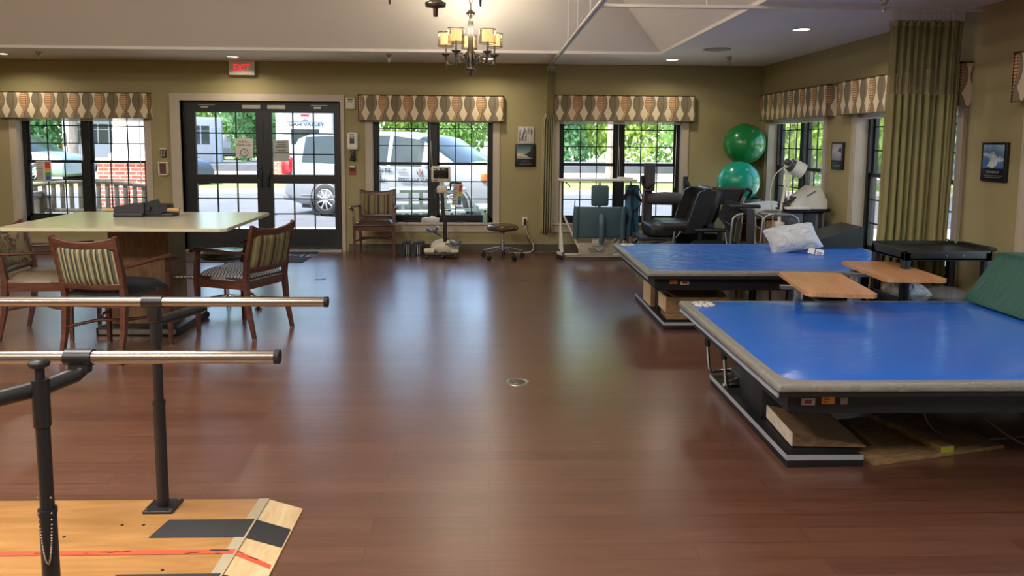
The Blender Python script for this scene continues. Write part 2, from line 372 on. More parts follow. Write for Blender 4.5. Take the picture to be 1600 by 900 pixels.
# ------------------------------------------------------------------ windows
VAL = valance_mat()
def window(n, W, loc, rotz, lab):
    t = bpy.data.objects.new('window_%d' % n, None); C.objects.link(t); t.location = loc; t.rotation_euler = (0, 0, rotz); struct(t, lab, 'window')
    h = W/2; z0, z1 = WZ0, WZ1
    mb = MB(); c = .088
    mb.box(-h-c, -h, -.018, .0, z0-.02, z1+c); mb.box(h, h+c, -.018, .0, z0-.02, z1+c); mb.box(-h, h, -.018, 0, z1, z1+c)
    mb.box(-h-c, -h-c+.02, -.026, -.017, z0-.02, z1+c); mb.box(h+c-.02, h+c, -.026, -.017, z0-.02, z1+c)
    mb.box(-h-c, h+c, -.02, 0, z0-.125, z0-.035); mb.box(-h-c, h+c, -.028, -.019, z0-.125, z0-.105)
    j = .012
    mb.box(-h-j, -h+.002, 0, .15, z0, z1); mb.box(h-.002, h+j, 0, .15, z0, z1)
    mb.build('casing', TRIM, t)
    B(-h-c-.01, h+c+.01, -.045, .15, z0-.035, z0, r=.006).build('sill', TRIM, t)
    # black frame, mullion
    mb = MB(); y0, y1 = .10, .19; F = .048; Q = .052
    mb.box(-h, -h+F, y0, y1, z0, z1); mb.box(h-F, h, y0, y1, z0, z1); mb.box(-h, h, y0, y1, z0, z0+.05); mb.box(-h, h, y0, y1, z1-.05, z1)
    mb.box(-Q, Q, y0-.01, y1, z0, z1)
    mb.build('frame', BLKFR, t)
    zm = 1.19
    for sx in (-1, 1):
        a, b = (-h+F, -Q) if sx < 0 else (Q, h-F)
        for lo in (0, 1):
            za, zb = (z0+.05, zm+.02) if lo else (zm-.02, z1-.05); yy = .125 if lo else .15; r = .028
            mb = MB(); mb.box(a, a+r, yy-.012, yy+.012, za, zb); mb.box(b-r, b, yy-.012, yy+.012, za, zb)
            mb.box(a, b, yy-.012, yy+.012, za, za+r+(.012 if lo else .01)); mb.box(a, b, yy-.012, yy+.012, zb-r-.008, zb)
            for k in (1, 2):
                x = a+r+(b-a-2*r)*k/3; z = za+r+(zb-za-2*r)*k/3
                mb.box(x-.0065, x+.0065, yy-.006, yy+.006, za, zb); mb.box(a, b, yy-.006, yy+.006, z-.0065, z+.0065)
            s = mb.build('sash', BLKFR, t)
            B(a+r, b-r, yy-.001, yy+.001, za+r, zb-r).build('glass', GLASS, s)
    return t
names = ['window with twelve panes behind the work table', 'window between the door and the wall posters', 'window behind the white standing frame']
rn = ['narrow-looking window on the right wall beside the exercise balls', 'right wall window mostly hidden by the long curtain', 'right wall window nearest the blue mat tables', 'right wall window beside the viewer']
for i, (c, W) in enumerate(WINB): window(i+1, W, (c, BY, 0), 0, names[i])
for i, (c, W) in enumerate(WINR): window(i+4, W, (RX, c, 0), -PI/2, rn[i])
portal = []
for c, W in WINB: portal.append(((c, BY+.22, (WZ0+WZ1)/2), (-PI/2, 0, 0), W, WZ1-WZ0))
portal.append(((-3.05, BY+.22, 1.0), (-PI/2, 0, 0), 2.1, 2.0))
for c, W in WINR: portal.append(((RX+.22, c, (WZ0+WZ1)/2), (-PI/2, 0, -PI/2), W, WZ1-WZ0))
for l, r, sx, sz in portal:
    o = light('AREA', 'daylight_portal', l, 1, rot=r, shape='RECTANGLE', size=sx, size_y=sz); o.data.cycles.is_portal = True
# valances and raised blinds
def valance(W, loc, rotz, lab, hgt=.335):
    t = thing('window_valance', lab, 'valance', loc, rotz, 'printed box valances over the windows'); h = W/2; d = .105
    mb = MB(); mb.box(-h, h, -d, -d+.015, -hgt, 0, r=.005); mb.box(-h, -h+.015, -d, 0, -hgt, 0); mb.box(h-.015, h, -d, 0, -hgt, 0); mb.box(-h, h, -d, 0, -.012, 0)
    mb.build('valance_box', VAL, t)
    mb = MB(); mb.box(-h-.003, h+.003, -d-.004, -.002, -.006, .003, r=.002); mb.box(-h-.003, h+.003, -d-.004, -d+.01, -hgt-.004, -hgt+.004, r=.002)
    mb.build('piping', mat('brown_piping', '7a6648', .8), t)
    return t
vt = 2.10
valance(1.94, (-5.43, BY, vt), 0, 'patterned box valance over the window at far left, above the work table')
valance(1.93, (-.78, BY, vt), 0, 'patterned box valance over the window right of the glass door')
valance(1.9, (1.79, BY, vt+.02), 0, 'patterned box valance over the window behind the white standing frame')
valance(1.96, (RX, 8.80, vt+.03), -PI/2, 'patterned box valance on the right wall beside the green exercise balls')
valance(1.98, (RX, 6.60, vt+.03), -PI/2, 'patterned box valance on the right wall partly covered by the hanging curtain')
valance(1.94, (RX, 4.06, vt+.03), -PI/2, 'patterned box valance cut off by the right edge of the picture')
def blind(W, loc, rotz, lab, drop=.05, cordx=-.03, cl=.5, tilt=0.0):
    t = thing('window_blind', lab, 'blind', loc, rotz, 'white blinds pulled up under the valances'); h = W/2-.01
    mb = MB(); n = 7
    for i in range(n):
        z = -.012*i-.27; mb.box(-h, h, -.0, .05, z-.008-tilt, z, r=0)
    mb.box(-h, h, -.004, .055, -.27, 0); zb = -.27-.012*n
    mb.box(-h, h, -.002, .052, zb-drop, zb)
    mb.build('slat_stack', WHITE, t)
    mb = MB(); mb.tube([(cordx, -.01, zb), (cordx+.004, -.012, zb-cl*.5), (cordx-.004, -.01, zb-cl)], .0025, 6)
    mb.tube([(cordx, -.01, zb-cl), (cordx+.02, -.01, zb-cl-.03), (cordx+.03, -.01, zb-cl+.02), (cordx+.012, -.01, zb-cl*.4)], .0022, 6)
    mb.build('pull_cord', WHITE, t)
    MB().cyl((h-.06, -.01, zb), (h-.07, -.012, zb-.85), .004, 6).build('tilt_wand', mat('clear_wand', 'c9cfc8', .2), t)
blind(1.66, (-5.40, BY+.02, 2.08), 0, 'raised white blind above the work table window', .0)
blind(1.62, (-.765, BY+.02, 2.10), 0, 'raised white blind above the window right of the door', -.03, cordx=-.04, cl=.62)
blind(1.66, (1.77, BY+.02, 2.09), 0, 'raised white blind above the standing frame window', .0, cl=.75)
blind(1.62, (RX+.02, 8.87, 2.10), -PI/2, 'raised white blind on the right wall beside the exercise balls', -.01)
blind(1.60, (RX+.02, 6.53, 2.10), -PI/2, 'raised white blind on the right wall behind the long curtain', -.01)
# ------------------------------------------------------------------ glazed double door
dk = BLKFR
mb = MB(); L, R, T = DOOR[0], DOOR[1], DOOR[3]
mb.box(L-.125, L-.02, BY-.03, BY, 0, T+.09); mb.box(R+.0, R+.06, BY-.03, BY, 0, T+.09); mb.box(L-.02, R, BY-.03, BY, T, T+.09)
mb.box(L-.02, L, BY-.03, BY+.19, 0, T); mb.box(R-.001, R+.012, BY-.03, BY+.19, 0, T)
struct(mb.build('trim_2', TRIM), 'cream casing around the glazed double door', 'trim')
mb = MB(); mb.box(L, R, BY+.07, BY+.15, T-.045, T); mb.box(L, -4.088, BY+.07, BY+.15, 0, T); mb.box(-2.012, R, BY+.07, BY+.15, 0, T)
struct(mb.build('trim_4', BLKFR), 'black metal frame around the double door leaves', 'trim')
struct(B(L, R, BY-.0, BY+.2, 0, .022).build('trim_3', STEEL), 'metal threshold under the double door', 'trim')
def door(n, x0, x1, gx0, gx1, lab, hs):
    t = bpy.data.objects.new('door_%d' % n, None); C.objects.link(t); t.location = (x0 if hs > 0 else x1, BY+.11, .025); struct(t, lab, 'door'); ox = t.location.x
    mb = MB(); y0, y1 = -.022, .022; a, b = x0-ox, x1-ox; g0, g1 = gx0-ox, gx1-ox; z = -.025
    mb.box(a, g0, y0, y1, 0, T-.04); mb.box(g1, b, y0, y1, 0, T-.04); mb.box(g0, g1, y0, y1, 1.86+z, T-.04); mb.box(g0, g1, y0, y1, .91+z, 1.03+z); mb.box(g0, g1, y0, y1, 0, .29+z)
    mb.box(g0, g1, y0-.008, y0, .955+z, .985+z)
    mb.build('door_leaf', dk, t)
    for za, zb in ((1.03+z, 1.86+z), (.29+z, .91+z)):
        mb = MB()
        for k in (1, 2):
            x = g0+(g1-g0)*k/3; zz = za+(zb-za)*k/3
            mb.box(x-.008, x+.008, -.012, .012, za, zb); mb.box(g0, g1, -.012, .012, zz-.008, zz+.008)
        mb.build('muntin', dk, t)
        B(g0, g1, -.002, .002, za, zb).build('glass', GLASS, t)
    xm = g1 if hs > 0 else g0
    B(xm-.12-(0 if hs > 0 else -.12)*1-.05, xm+.07-(0 if hs > 0 else -.12)*1-.0, y0-.012, y0, 1.91+z, 1.96+z).build('closer_plate', STEEL, t)
    mb = MB(); mb.box(*(sorted((xm+hs*.045, xm+hs*.075))), y0-.03, y0, .86+z, 1.10+z, r=.006)
    mb.tube([(xm+hs*.06, y0-.01, 1.13+z), (xm+hs*.03-.0, y0-.05, 1.10+z), (xm+hs*.03, y0-.06, 1.0+z), (xm+hs*.06, y0-.01, .97+z)], .008, 8)
    mb.build('door_handle', BLACK, t)
    xc = g0+.03 if hs > 0 else g1-.32
    mb = MB(); mb.box(xc+.02, xc+.24, y0-.008, y0, 1.955+z, 1.962+z); mb.box(xc+.06, xc+.16, y0-.02, y0, 1.915+z, 1.94+z)
    mb.build('closer_arm', STEEL, t)
    mb = MB()
    for zz in (.25, 1.0, 1.75): xx = a if hs > 0 else b; mb.cyl((xx, y0-.01, zz), (xx, y0-.01, zz+.1), .009, 8)
    mb.build('hinge', dk, t)
    return t
door(1, -4.09, -3.045, -3.944, -3.142, 'left leaf of the black framed glazed double door', 1)
door(2, -3.04, -2.01, -2.928, -2.10, 'right leaf of the black framed glazed double door', -1)
PAPER = mat('paper_sheet', 'c9c5bb', .8); INK = mat('black_ink', '1c1c20', .6)
t = thing('paper_sign', 'paper notice with a printed clock taped to the left door leaf', 'sign', (-3.30, BY+.083, 1.385))
B(-.115, .115, -.001, .001, -.13, .13).build('sheet', PAPER, t)
text('Did You\nClock Out?', .042, INK, t, (0, -.002, .065)); mb = MB(); ring = [(.05*math.cos(a*PI/12), 0, .05*math.sin(a*PI/12)) for a in range(24)]
mb.tube(ring, .004, 6, closed=True); mb.tube([(0, 0, .03), (0, 0, 0), (.02, 0, -.01)], .003, 6); mb.build('clock_drawing', INK, t, loc=(0, -.003, -.06))
t = thing('paper_sign', 'grey printed notice taped to the right door leaf', 'sign', (-2.81, BY+.083, 1.355))
B(-.105, .105, -.001, .001, -.14, .14).build('sheet', mat('grey_paper', 'a9aca6', .8), t)
mb = MB()
for z, wd in ((.11, .055), (.08, .05), (.05, .07), (0.0, .05), (-.03, .085)):
    x = -wd
    while x < wd: mb.box(x, x+.018, -.0025, -.001, z-.006, z+.006); x += .024
mb.build('printed_line', INK, t)
def chart(loc, rotz, lab, tilt=0, k=1):
    t = thing('colour_chart', lab, 'chart', loc, rotz); t.rotation_euler = (0, tilt, rotz); t.scale = (k, 1, 1)
    B(-.1, .1, -.001, .001, -.14, .14).build('card', PAPER, t)
    for k, (c, z0, z1) in enumerate((('c9383f', .04, .125), ('d8a53a', .0, .04), ('d9d04a', -.015, .0), ('2f9a5a', -.07, -.015), ('2a5fb0', -.12, -.07))):
        B(.02, .088, -.003, -.001, z0, z1).build('colour_band', mat('band_'+c, c, .6), t)
    mb = MB()
    for i in range(9): z = .115-i*.028; mb.box(-.08, -.01, -.002, -.001, z-.004, z+.003); mb.box(-.092, -.084, -.002, -.001, z-.006, z+.006)
    mb.build('printed_line', INK, t)
chart((-5.97, BY+.095, 1.06), 0, 'colour banded effort chart taped inside the window at far left')
# ------------------------------------------------------------------ parallel bars
t = thing('parallel_bars', 'long walking parallel bars with steel rails on a varnished plywood platform', 'parallel bars', (0, 0, 0))
X0, X1, X2, Y0, Y1, PZ = -4.4, -.90, -.755, 1.75, 2.9, .05
B(X0, X1, Y0, Y1, 0, PZ, r=.003).build('platform', PLY, t)
mb = MB(); mb.prism([(X1+.002, 0), (X2, 0), (X2, .006), (X1+.002, PZ)], Y0, Y1, 'y')
mb.box(X1-.03, X1+.012, Y0, Y1, PZ-.001, PZ+.0012, m=1)
mb.build('ramp', [MAPLE, mat('worn_tape', 'a89a80', .6)], t, label='pale maple ramp end')
GRIP = mat('black_grip_tape', '2b2a2b', .75, bump=.2, bscale=300)
def strip(ya, yb, xs):
    mb = MB(); mb.add([(xs-.0, ya, PZ+.002), (X1+.002, ya, PZ+.002), (X1+.002, yb, PZ+.002), (xs+.02, yb, PZ+.002)], [(0, 1, 2, 3)])
    mb.add([(X1+.002, ya, PZ+.002), (X2-.004, ya, .0085), (X2-.004, yb, .0085), (X1+.002, yb, PZ+.002)], [(0, 1, 2, 3)])
    return mb.build('tread_strip', GRIP, t)
strip(2.605, 2.735, -1.24); strip(2.24, 2.375, -1.26)
def tape_mat():
    m, nt, p = nodes('scuffed_orange_tape'); tc = nt.nodes.new('ShaderNodeTexCoord'); n = nt.nodes.new('ShaderNodeTexNoise'); n.inputs['Scale'].default_value = 26; n.inputs['Detail'].default_value = 6
    mp = nt.nodes.new('ShaderNodeMapping'); mp.inputs['Scale'].default_value = (.6, 2.5, 1); lk(nt, tc.outputs['Object'], mp.inputs[0]); lk(nt, mp.outputs[0], n.inputs['Vector'])
    lk(nt, mix(nt, math_(nt, 'GREATER_THAN', n.outputs[0], .62), rgb('e8553a'), rgb('2a2220')), p.inputs['Base Color']); p.inputs['Roughness'].default_value = .5; return m
mb = MB(); z = PZ+.0025
mb.add([(X0, 2.494, z), (X1, 2.494, z), (X1, 2.522, z), (X0, 2.522, z)], [(0, 1, 2, 3)])
mb.add([(X1, 2.494, z), (X2-.008, 2.468, .010), (X2-.008, 2.492, .010), (X1, 2.522, z)], [(0, 1, 2, 3)])
mb.build('tape_line', tape_mat(), t)
mb = MB()
for x, y in ((-1.30, 2.70), (-1.38, 2.70), (-1.10, 2.40), (-1.55, 2.62)): mb.cyl((x, y, PZ), (x, y, PZ+.0015), .006, 8)
mb.build('screw_hole', BLACK, t)
def rail(y, xr, z=.88):
    mb = MB(); mb.cyl((X0, y, z), (xr-.012, y, z), .019, 24)
    o = mb.build('handrail', mat('brushed_rail', '938a80', .28, .9, var=.1, scale=3, stretch=(.3, 40, 40)), t)
    MB().cyl((xr-.014, y, z), (xr, y, z), .0205, 24).build('end_cap', RUB, o)
rail(2.82, -.62); rail(2.09, -.60)
POST = mat('black_powder_coat', '1b1b1e', .4, var=.15)
def post(x, y, yr, nm, sgn, chain=False):
    mb = MB(); mb.box(x-.058, x+.058, y-.055, y+.055, PZ, PZ+.01, r=.003)
    for dx in (-.046, .046):
        for dy in (-.043, .043): mb.cyl((x+dx, y+dy, PZ+.008), (x+dx, y+dy, PZ+.014), .006, 8, m=1)
    mb.build('base_plate', [POST, STEEL], t)
    mb = MB(); mb.cyl((x, y, PZ+.01), (x, y, .48), .022, 20); mb.cyl((x, y, .46), (x, y, .84), .018, 20); mb.cyl((x, y, .47), (x, y, .485), .024, 20)
    mb.cyl((x, y, .72), (x, y, .85), .022, 20)
    mb.build('post', POST, t)
    mb = MB(); xr = x+.05 if sgn < 0 else x
    if sgn < 0:
        mb.tube([(x-.34, yr-.42, .795), (x-.2, yr-.28, .805), (x, yr-.08, .822), (xr-.01, yr-.01, .832), (xr+.005, yr+.004, .845)], [.022, .022, .023, .023, .02], 16)
        mb.box(xr-.03, xr+.03, yr-.014, yr+.014, .835, .87, r=.006)
    else:
        mb.tube([(x, y, .80), (x+.04, y+.10, .80), (x+.085, y+.24, .80)], .02, 14); mb.box(x-.022, x+.022, yr-.014, yr+.014, .80, .875, r=.006)
    xr2 = xr if sgn < 0 else x
    mb.cyl((xr2-.038, yr, .88), (xr2+.038, yr, .88), .0235, 22)
    mb.build('rail_clamp', POST, t)
    if sgn < 0:
        mb = MB(); mb.cyl((x, y, .845), (x, y, .885), .012, 12); mb.lathe([(.002, .905), (.024, .903), (.027, .895), (.024, .886), (.012, .882)], (x, y, 0), 16); mb.build('locking_knob', BLACK, t)
    if chain:
        mb = MB(); c0 = Vector((x+.018, y-.024, .52))
        for i in range(60):
            s = i/59; a = PI*s; q = (x+.014-.018*math.sin(a*2)*.6+(.02 if s > .5 else 0)*0, y-.031, .52-.17*math.sin(a))
            q = (x+.012+.018*(s-.5)*2, y-.031, .53-.19*math.sin(a)**.5)
            mb.sphere(q, .0028, 6)
        mb.build('bead_chain', mat('bead_chain_steel', 'b5b0a5', .3, 1), t)
post(-1.285, 2.835, 2.82, 'far', 1); post(-1.215, 1.985, 2.09, 'near', -1, True)
# ------------------------------------------------------------------ chairs
STR1 = stripe_mat('green_beige_stripe', [(0, '2f3328'), (.12, '82785a'), (.3, 'a59b78'), (.38, '5a5e44'), (.55, '2e332c'), (.7, 'a19672'), (.86, '4b4a36')], .075)
STR2 = stripe_mat('wide_olive_stripe', [(0, '4a3128'), (.22, '6f6a48'), (.42, '878059'), (.52, '6f6a48'), (.72, '5a3a2c'), (.8, '76704c')], .125)
BRN = mat('brown_vinyl_seat', '42302a', .35, var=.08); DKSEAT = mat('dark_green_seat', '25272a', .5)
def check_mat():
    m, nt, p = nodes('dotted_grey_weave'); tc = nt.nodes.new('ShaderNodeTexCoord'); c = nt.nodes.new('ShaderNodeTexChecker'); c.inputs['Scale'].default_value = 70
    c.inputs[1].default_value = rgb('b7bfc0'); c.inputs[2].default_value = rgb('4a4c52'); lk(nt, tc.outputs['Object'], c.inputs[0]); lk(nt, c.outputs[0], p.inputs['Base Color']); p.inputs['Roughness'].default_value = .6; return m
def floral_mat():
    m, nt, p = nodes('scroll_print_fabric'); tc = nt.nodes.new('ShaderNodeTexCoord'); n = nt.nodes.new('ShaderNodeTexNoise'); n.inputs['Scale'].default_value = 9; n.inputs['Distortion'].default_value = 1.5
    lk(nt, tc.outputs['Object'], n.inputs['Vector']); f = math_(nt, 'LESS_THAN', math_(nt, 'ABSOLUTE', math_(nt, 'SUBTRACT', n.outputs[0], .5)), .03)
    lk(nt, mix(nt, f, rgb('8d7c5e'), rgb('574634')), p.inputs['Base Color']); p.inputs['Roughness'].default_value = .9; return m
def chair(label, loc, face, backm, seatm, seattop=None, group=None):
    """armchair facing local -Y"""
    t = thing('armchair', label, 'chair', (loc[0], loc[1], 0), math.atan2(face[0], -face[1]), group)
    for s in (-1, 1):
        MB().tube([(s*.245, -.235, 0), (s*.245, -.235, .44), (s*.250, -.225, .55), (s*.268, -.19, .655)], [.017, .026, .023, .018], 4, m=0).build('leg', CHERRY, t)
        MB().tube([(s*.215, .285, 0), (s*.215, .235, .22), (s*.215, .215, .44), (s*.22, .235, .60), (s*.228, .305, .865)], [.017, .024, .027, .024, .020], 4).build('leg', CHERRY, t)
        MB().tube([(s*.272, -.255, .652), (s*.275, -.2, .668), (s*.265, -.05, .665), (s*.24, .12, .655), (s*.222, .245, .652)], [.022, .027, .022, .019, .016], 10, flat=(1.15, .6)).build('armrest', CHERRY, t)
    mb = MB(); mb.box(-.225, .225, -.25, -.225, .375, .44); mb.box(-.205, .205, .205, .225, .375, .44)
    for s in (-1, 1): mb.add([(s*.235, -.24, .375), (s*.255, -.24, .375), (s*.225, .22, .375), (s*.205, .22, .375), (s*.235, -.24, .44), (s*.255, -.24, .44), (s*.225, .22, .44), (s*.205, .22, .44)], [(0, 1, 2, 3), (4, 5, 6, 7), (0, 1, 5, 4), (1, 2, 6, 5), (2, 3, 7, 6), (3, 0, 4, 7)])
    mb.build('seat_rail', CHERRY, t)
    mb = MB(); mb.tube([(-.24, -.235, .24), (-.2, -.1, .245), (-.1, .02, .25), (0, .05, .25), (.1, .02, .25), (.2, -.1, .245), (.24, -.235, .24)], .011, 8)
    mb.tube([(-.215, .24, .235), (-.1, .08, .25), (0, .05, .25), (.1, .08, .25), (.215, .24, .235)], .011, 8)
    mb.build('stretcher', CHERRY, t)
    def outline(u, v, dz):
        x = (u-.5)*.5*(1-.12*v); y = -.265+.49*v
        k = 1-abs(2*u-1)**4*.5; q = (1-abs(2*u-1)**6)*(1-abs(2*v-1)**8)
        return (x, y, .44+dz*q)
    mb = MB(); mb.grid(lambda u, v: outline(u, v, .075) if True else 0, 14, 12, m=1 if seattop else 0); mb.box(-.245, .245, -.262, -.1, .425, .46, r=.015); mb.box(-.225, .225, -.2, .222, .425, .46, r=.012)
    mb.build('seat', [seatm, seattop] if seattop else seatm, t)
    # back: curved crest rail, lower rail, upholstered pad
    def bk(z): return .225+(z-.5)*.225
    def arc(u): return .028*math.sin(PI*u)
    mb = MB()
    def board(z0, z1, crown):
        def f(u, v):
            a = v*2*PI; zz = (z0+z1)/2+(z1-z0)/2*max(-1, min(1, 1.4*math.sin(a))); x = -.222+.444*u; zz += crown*(abs(2*u-1)**2)*(1 if math.sin(a) > 0 else .3)
            return (x, bk(zz)+arc(u)+.011*max(-1, min(1, 1.4*math.cos(a))), zz)
        mb.grid(f, 14, 12)
    board(.765, .83, .032); mb.build('crest_rail', CHERRY, t); mb = MB(); board(.50, .545, 0)
    mb.build('back_rail', CHERRY, t)
    mb = MB()
    def pad(side):
        def f(u, v):
            x = -.205+.41*u; z = .535+.25*v+(.03*abs(2*u-1)**2)*v; q = (1-abs(2*u-1)**6)*(1-abs(2*v-1)**6)
            return (x, bk(z)+arc(u)+side*(.008+.016*q), z)
        return f
    mb.grid(pad(-1), 16, 12); mb.grid(pad(1), 16, 12)
    mb.build('backrest', backm, t)
    for sx, sy in ((-.245, -.235), (.245, -.235), (-.215, .285), (.215, .285)): MB().cyl((sx, sy, 0), (sx, sy, .012), .014, 10).build('foot_glide', STEEL, t)
    return t
chair('wooden armchair with narrow green and beige stripes, back to the viewer, before the work table', (-2.60, 5.16), (.17, .98), STR1, DKSEAT)
chair('wooden armchair with wide olive stripes and a dotted grey seat, right of the work table', (-1.93, 5.80), (-.91, .41), STR2, mat('dark_brown_side', '2f2522', .5), check_mat())
chair('wooden armchair with brown scroll-print back, at the left edge beside the work table', (-3.36, 5.70), (.99, .10), floral_mat(), mat('tan_vinyl_seat', '6a5a48', .4))
chair('wooden armchair with olive striped back against the wall between glass door and window', (-1.46, 9.47), (.07, -1), STR2, BRN)
# ------------------------------------------------------------------ work table
t = thing('work_table', 'large cream laminate work table on a wood-veneer pedestal', 'table', (-2.68, 5.78, 0))
mb = MB(); z0, z1 = .855, .88
poly = [(-.70, -.60), (.80, -.60), (.84, -.57), (.80, .56), (.76, .60), (-.74, .60), (-.80, .54), (-.745, -.57)]
mb.prism(poly, z0+.004, z1, 'z'); mb.prism([(x*.995, y*.995) for x, y in poly], z0, z0+.004, 'z')
mb.build('tabletop', mat('cream_laminate', 'b5ae92', .22, var=.03, spec=.6), t)
mb = MB(); mb.box(-.27, .19, -.02, .30, .06, z0); mb.build('pedestal', OAK, t)
mb = MB(); mb.box(.19, .202, -.03, .18, .16, .56); mb.box(.192, .208, -.03, .10, .06, .17)
for zz in (.22, .5):
    for yy in (0, .14): mb.cyl((.202, yy, zz), (.206, yy, zz), .006, 8, m=1)
mb.build('side_plate', [OAK, STEEL], t)
B(-.32, .30, -.16, .40, 0, .06, r=.004).build('plinth', BLACK, t)
mb = MB(); mb.cyl((.202, .03, .42), (.42, .03, .425), .011, 8)
for i in range(5): mb.sphere((.26+i*.03, .03, .421), .017, 8)
mb.tube([(.45, .03, .425), (.50, .05, .43), (.58, .07, .435)], .008, 8)
mb.build('crank_shaft', STEEL, t)
mb = MB(); mb.box(-.30, .28, -.163, -.16, .012, .05); mb.build('plinth_edge', STEEL, t)
mb = MB(); mb.tube([(-.17, .1, .86), (-.2, .2, .6), (-.15, .3, .45)], .004, 6); mb.tube([(-.33, .3, .86), (-.33, .32, .72), (-.36, .3, .55)], .006, 6)
mb.build('hanging_cord', BLACK, t)
# ------------------------------------------------------------------ exerciser on the table
t = thing('wrist_exerciser', 'black resistance exerciser with wooden dowel grips on the work table', 'exerciser', (-2.78, 6.02, .88), .05)
mb = MB(); mb.prism([(-.20, .03), (.03, .03), (.03, .112), (-.08, .105), (-.20, .083)], -.09, .05, 'y'); mb.box(-.205, .02, -.10, -.02, 0, .033, r=.008)
mb.box(-.02, .24, -.06, .10, 0, .03, r=.008); mb.build('body', mat('black_case', '22242a', .5), t)
mb = MB(); mb.prism([(-.0, .02), (.14, .02), (.20, .05), (.20, .098), (.12, .098), (.10, .135), (.03, .115)], -.07, .03, 'y'); mb.box(.10, .21, -.02, .06, .06, .1, r=.006); mb.cyl((.06, -.075, .07), (.06, -.09, .07), .02, 12)
mb.build('drum_housing', BLACK, t)
GR = wood_mat('dowel_wood', '9a7348', 'b58a5c', 5, (1, 9, 9))
for a, b in ((.12, .29), (-.28, -.2)):
    o = MB().cyl((a, -.05, .055), (b, -.05, .052), .017, 16).build('dowel_grip', GR, t)
    MB().cyl((b if b > 0 else a, -.05, .052), ((b+.03) if b > 0 else a-.03, -.05, .052), .005, 8).build('axle', STEEL, o)
# ------------------------------------------------------------------ stools
def stool(loc, rz, lab, r, h, seatm, armm):
    t = thing('swivel_stool', lab, 'stool', (*loc, 0), rz)
    MB().lathe([(.001, h), (r*.8, h), (r*.95, h-.012), (r, h-.035), (r*.97, h-.06), (r*.85, h-.07), (.001, h-.07)], n=36).build('seat', seatm, t)
    mb = MB(); mb.lathe([(.06, h-.07), (.05, h-.09), (.024, h-.11)], n=18); mb.cyl((0, 0, .12), (0, 0, h-.08), .014, 14); mb.cyl((0, 0, .10), (0, 0, h-.2), .023, 16)
    mb.build('column', armm, t)
    for k in range(5):
        a = 2*PI*k/5; ca, sa = math.cos(a), math.sin(a)
        MB().tube([(.02*ca, .02*sa, .135), (.12*ca, .12*sa, .12), (.26*ca, .26*sa, .085)], [.017, .014, .011], 8).build('leg', armm, t)
        c = MB(); c.cyl((.26*ca, .26*sa, .05), (.26*ca, .26*sa, .09), .008, 8); q = Vector((.27*ca, .27*sa, .028)); d = Vector((-sa, ca, 0))*.009
        for s in (-1, 1): c.cyl(q+d*s*.7, q+d*s*2.2, .028, 14)
        c.build('caster', RUB, t)
    return t
stool((.17, 9.47), .25, 'low wheeled stool with a round brown vinyl seat by the wall outlet', .205, .43, mat('glossy_brown_vinyl', '4b3a28', .22), CHROME)
stool((-2.30, 6.45), .6, 'round grey-green stool between the work table and the door mat', .215, .54, mat('pale_green_vinyl', '5a5f52', .2), CHROME)
# ------------------------------------------------------------------ exercise bike
t = thing('exercise_cycle', 'seated arm and leg exercise cycle with a small screen in front of the window', 'exercise machine', (-.60, 9.50, 0))
mb = MB(); mb.box(-.235, .19, -.10, -.05, .03, .07, r=.01); mb.box(-.235, .2, .12, .17, .03, .07, r=.01); mb.box(-.03, .05, -.08, .15, .035, .075, r=.01)
for x in (-.2, -.0, .16):
    for y in (-.09, .15): mb.cyl((x-.01, y, .022), (x+.01, y, .022), .022, 12)
mb.build('base_frame', mat('dark_steel', '3a3c40', .4, .6), t)
def hull(name, c, r, sc, m): MB().sphere(c, r, 24, sc=sc).build(name, m, t)
hull('drive_housing', (.02, .04, .13), .12, (1.55, .8, .9), CREAM)
mb = MB(); mb.box(-.24, -.10, -.12, -.05, .07, .13, r=.02); mb.box(.10, .21, -.12, -.05, .07, .12, r=.02); mb.build('end_cover', CREAM, t)
mb = MB(); mb.tube([(.02, .05, .12), (.035, .02, .35), (.03, .0, .42)], [.045, .04, .035], 14, flat=(.7, 1.2)); mb.build('lower_column', CREAM, t)
mb = MB(); mb.tube([(.025, .0, .1), (.03, -.02, .45), (.0, -.02, .6), (-.01, -.01, .83)], [.028, .026, .026, .026], 12); mb.build('upper_column', mat('dark_column', '3b322c', .4, .3), t)
mb = MB(); mb.box(-.075, .055, -.08, .05, .83, .93, r=.025); mb.cyl((-.01, -.02, .90), (-.01, -.02, 1.0), .018, 10); mb.build('crank_head', CREAM, t)
mb = MB(); mb.box(-.145, .10, -.07, -.015, .98, 1.18, r=.018); mb.build('console', CREAM, t)
mb = MB(); mb.box(-.115, .075, -.073, -.068, 1.022, 1.155, r=.002); mb.build('screen', mat('dark_screen', '1d1b1c', .15), t)
mb = MB(); mb.box(-.115, -.06, -.073, -.069, .995, 1.008); mb.build('red_label', mat('red_mark', '8e1f24', .5), t)
mb = MB(); mb.tube([(.06, -.02, .88), (.10, -.02, .885), (.10, -.04, .965), (.115, -.06, .975)], .012, 8); mb.cyl((.10, -.07, .972), (.245, -.08, .965), .012, 10)
mb.build('hand_crank', BLACK, t)
mb = MB(); mb.tube([(-.06, -.02, .88), (-.10, -.02, .87), (-.10, -.05, .77)], .012, 8); mb.cyl((-.09, -.06, .765), (-.29, -.08, .76), .012, 10); mb.cyl((-.30, -.08, .76), (-.28, -.08, .76), .018, 10)
mb.build('hand_crank', BLACK, t)
mb = MB(); mb.lathe([(.001, 0), (.018, .002), (.02, .02), (.001, .022)], (.085, -.02, .60), 12); mb.cyl((.02, -.02, .61), (.08, -.02, .61), .008, 8); mb.build('adjust_knob', BLACK, t)
FOOT = mat('grey_foot_shell', '4a4f55', .35)
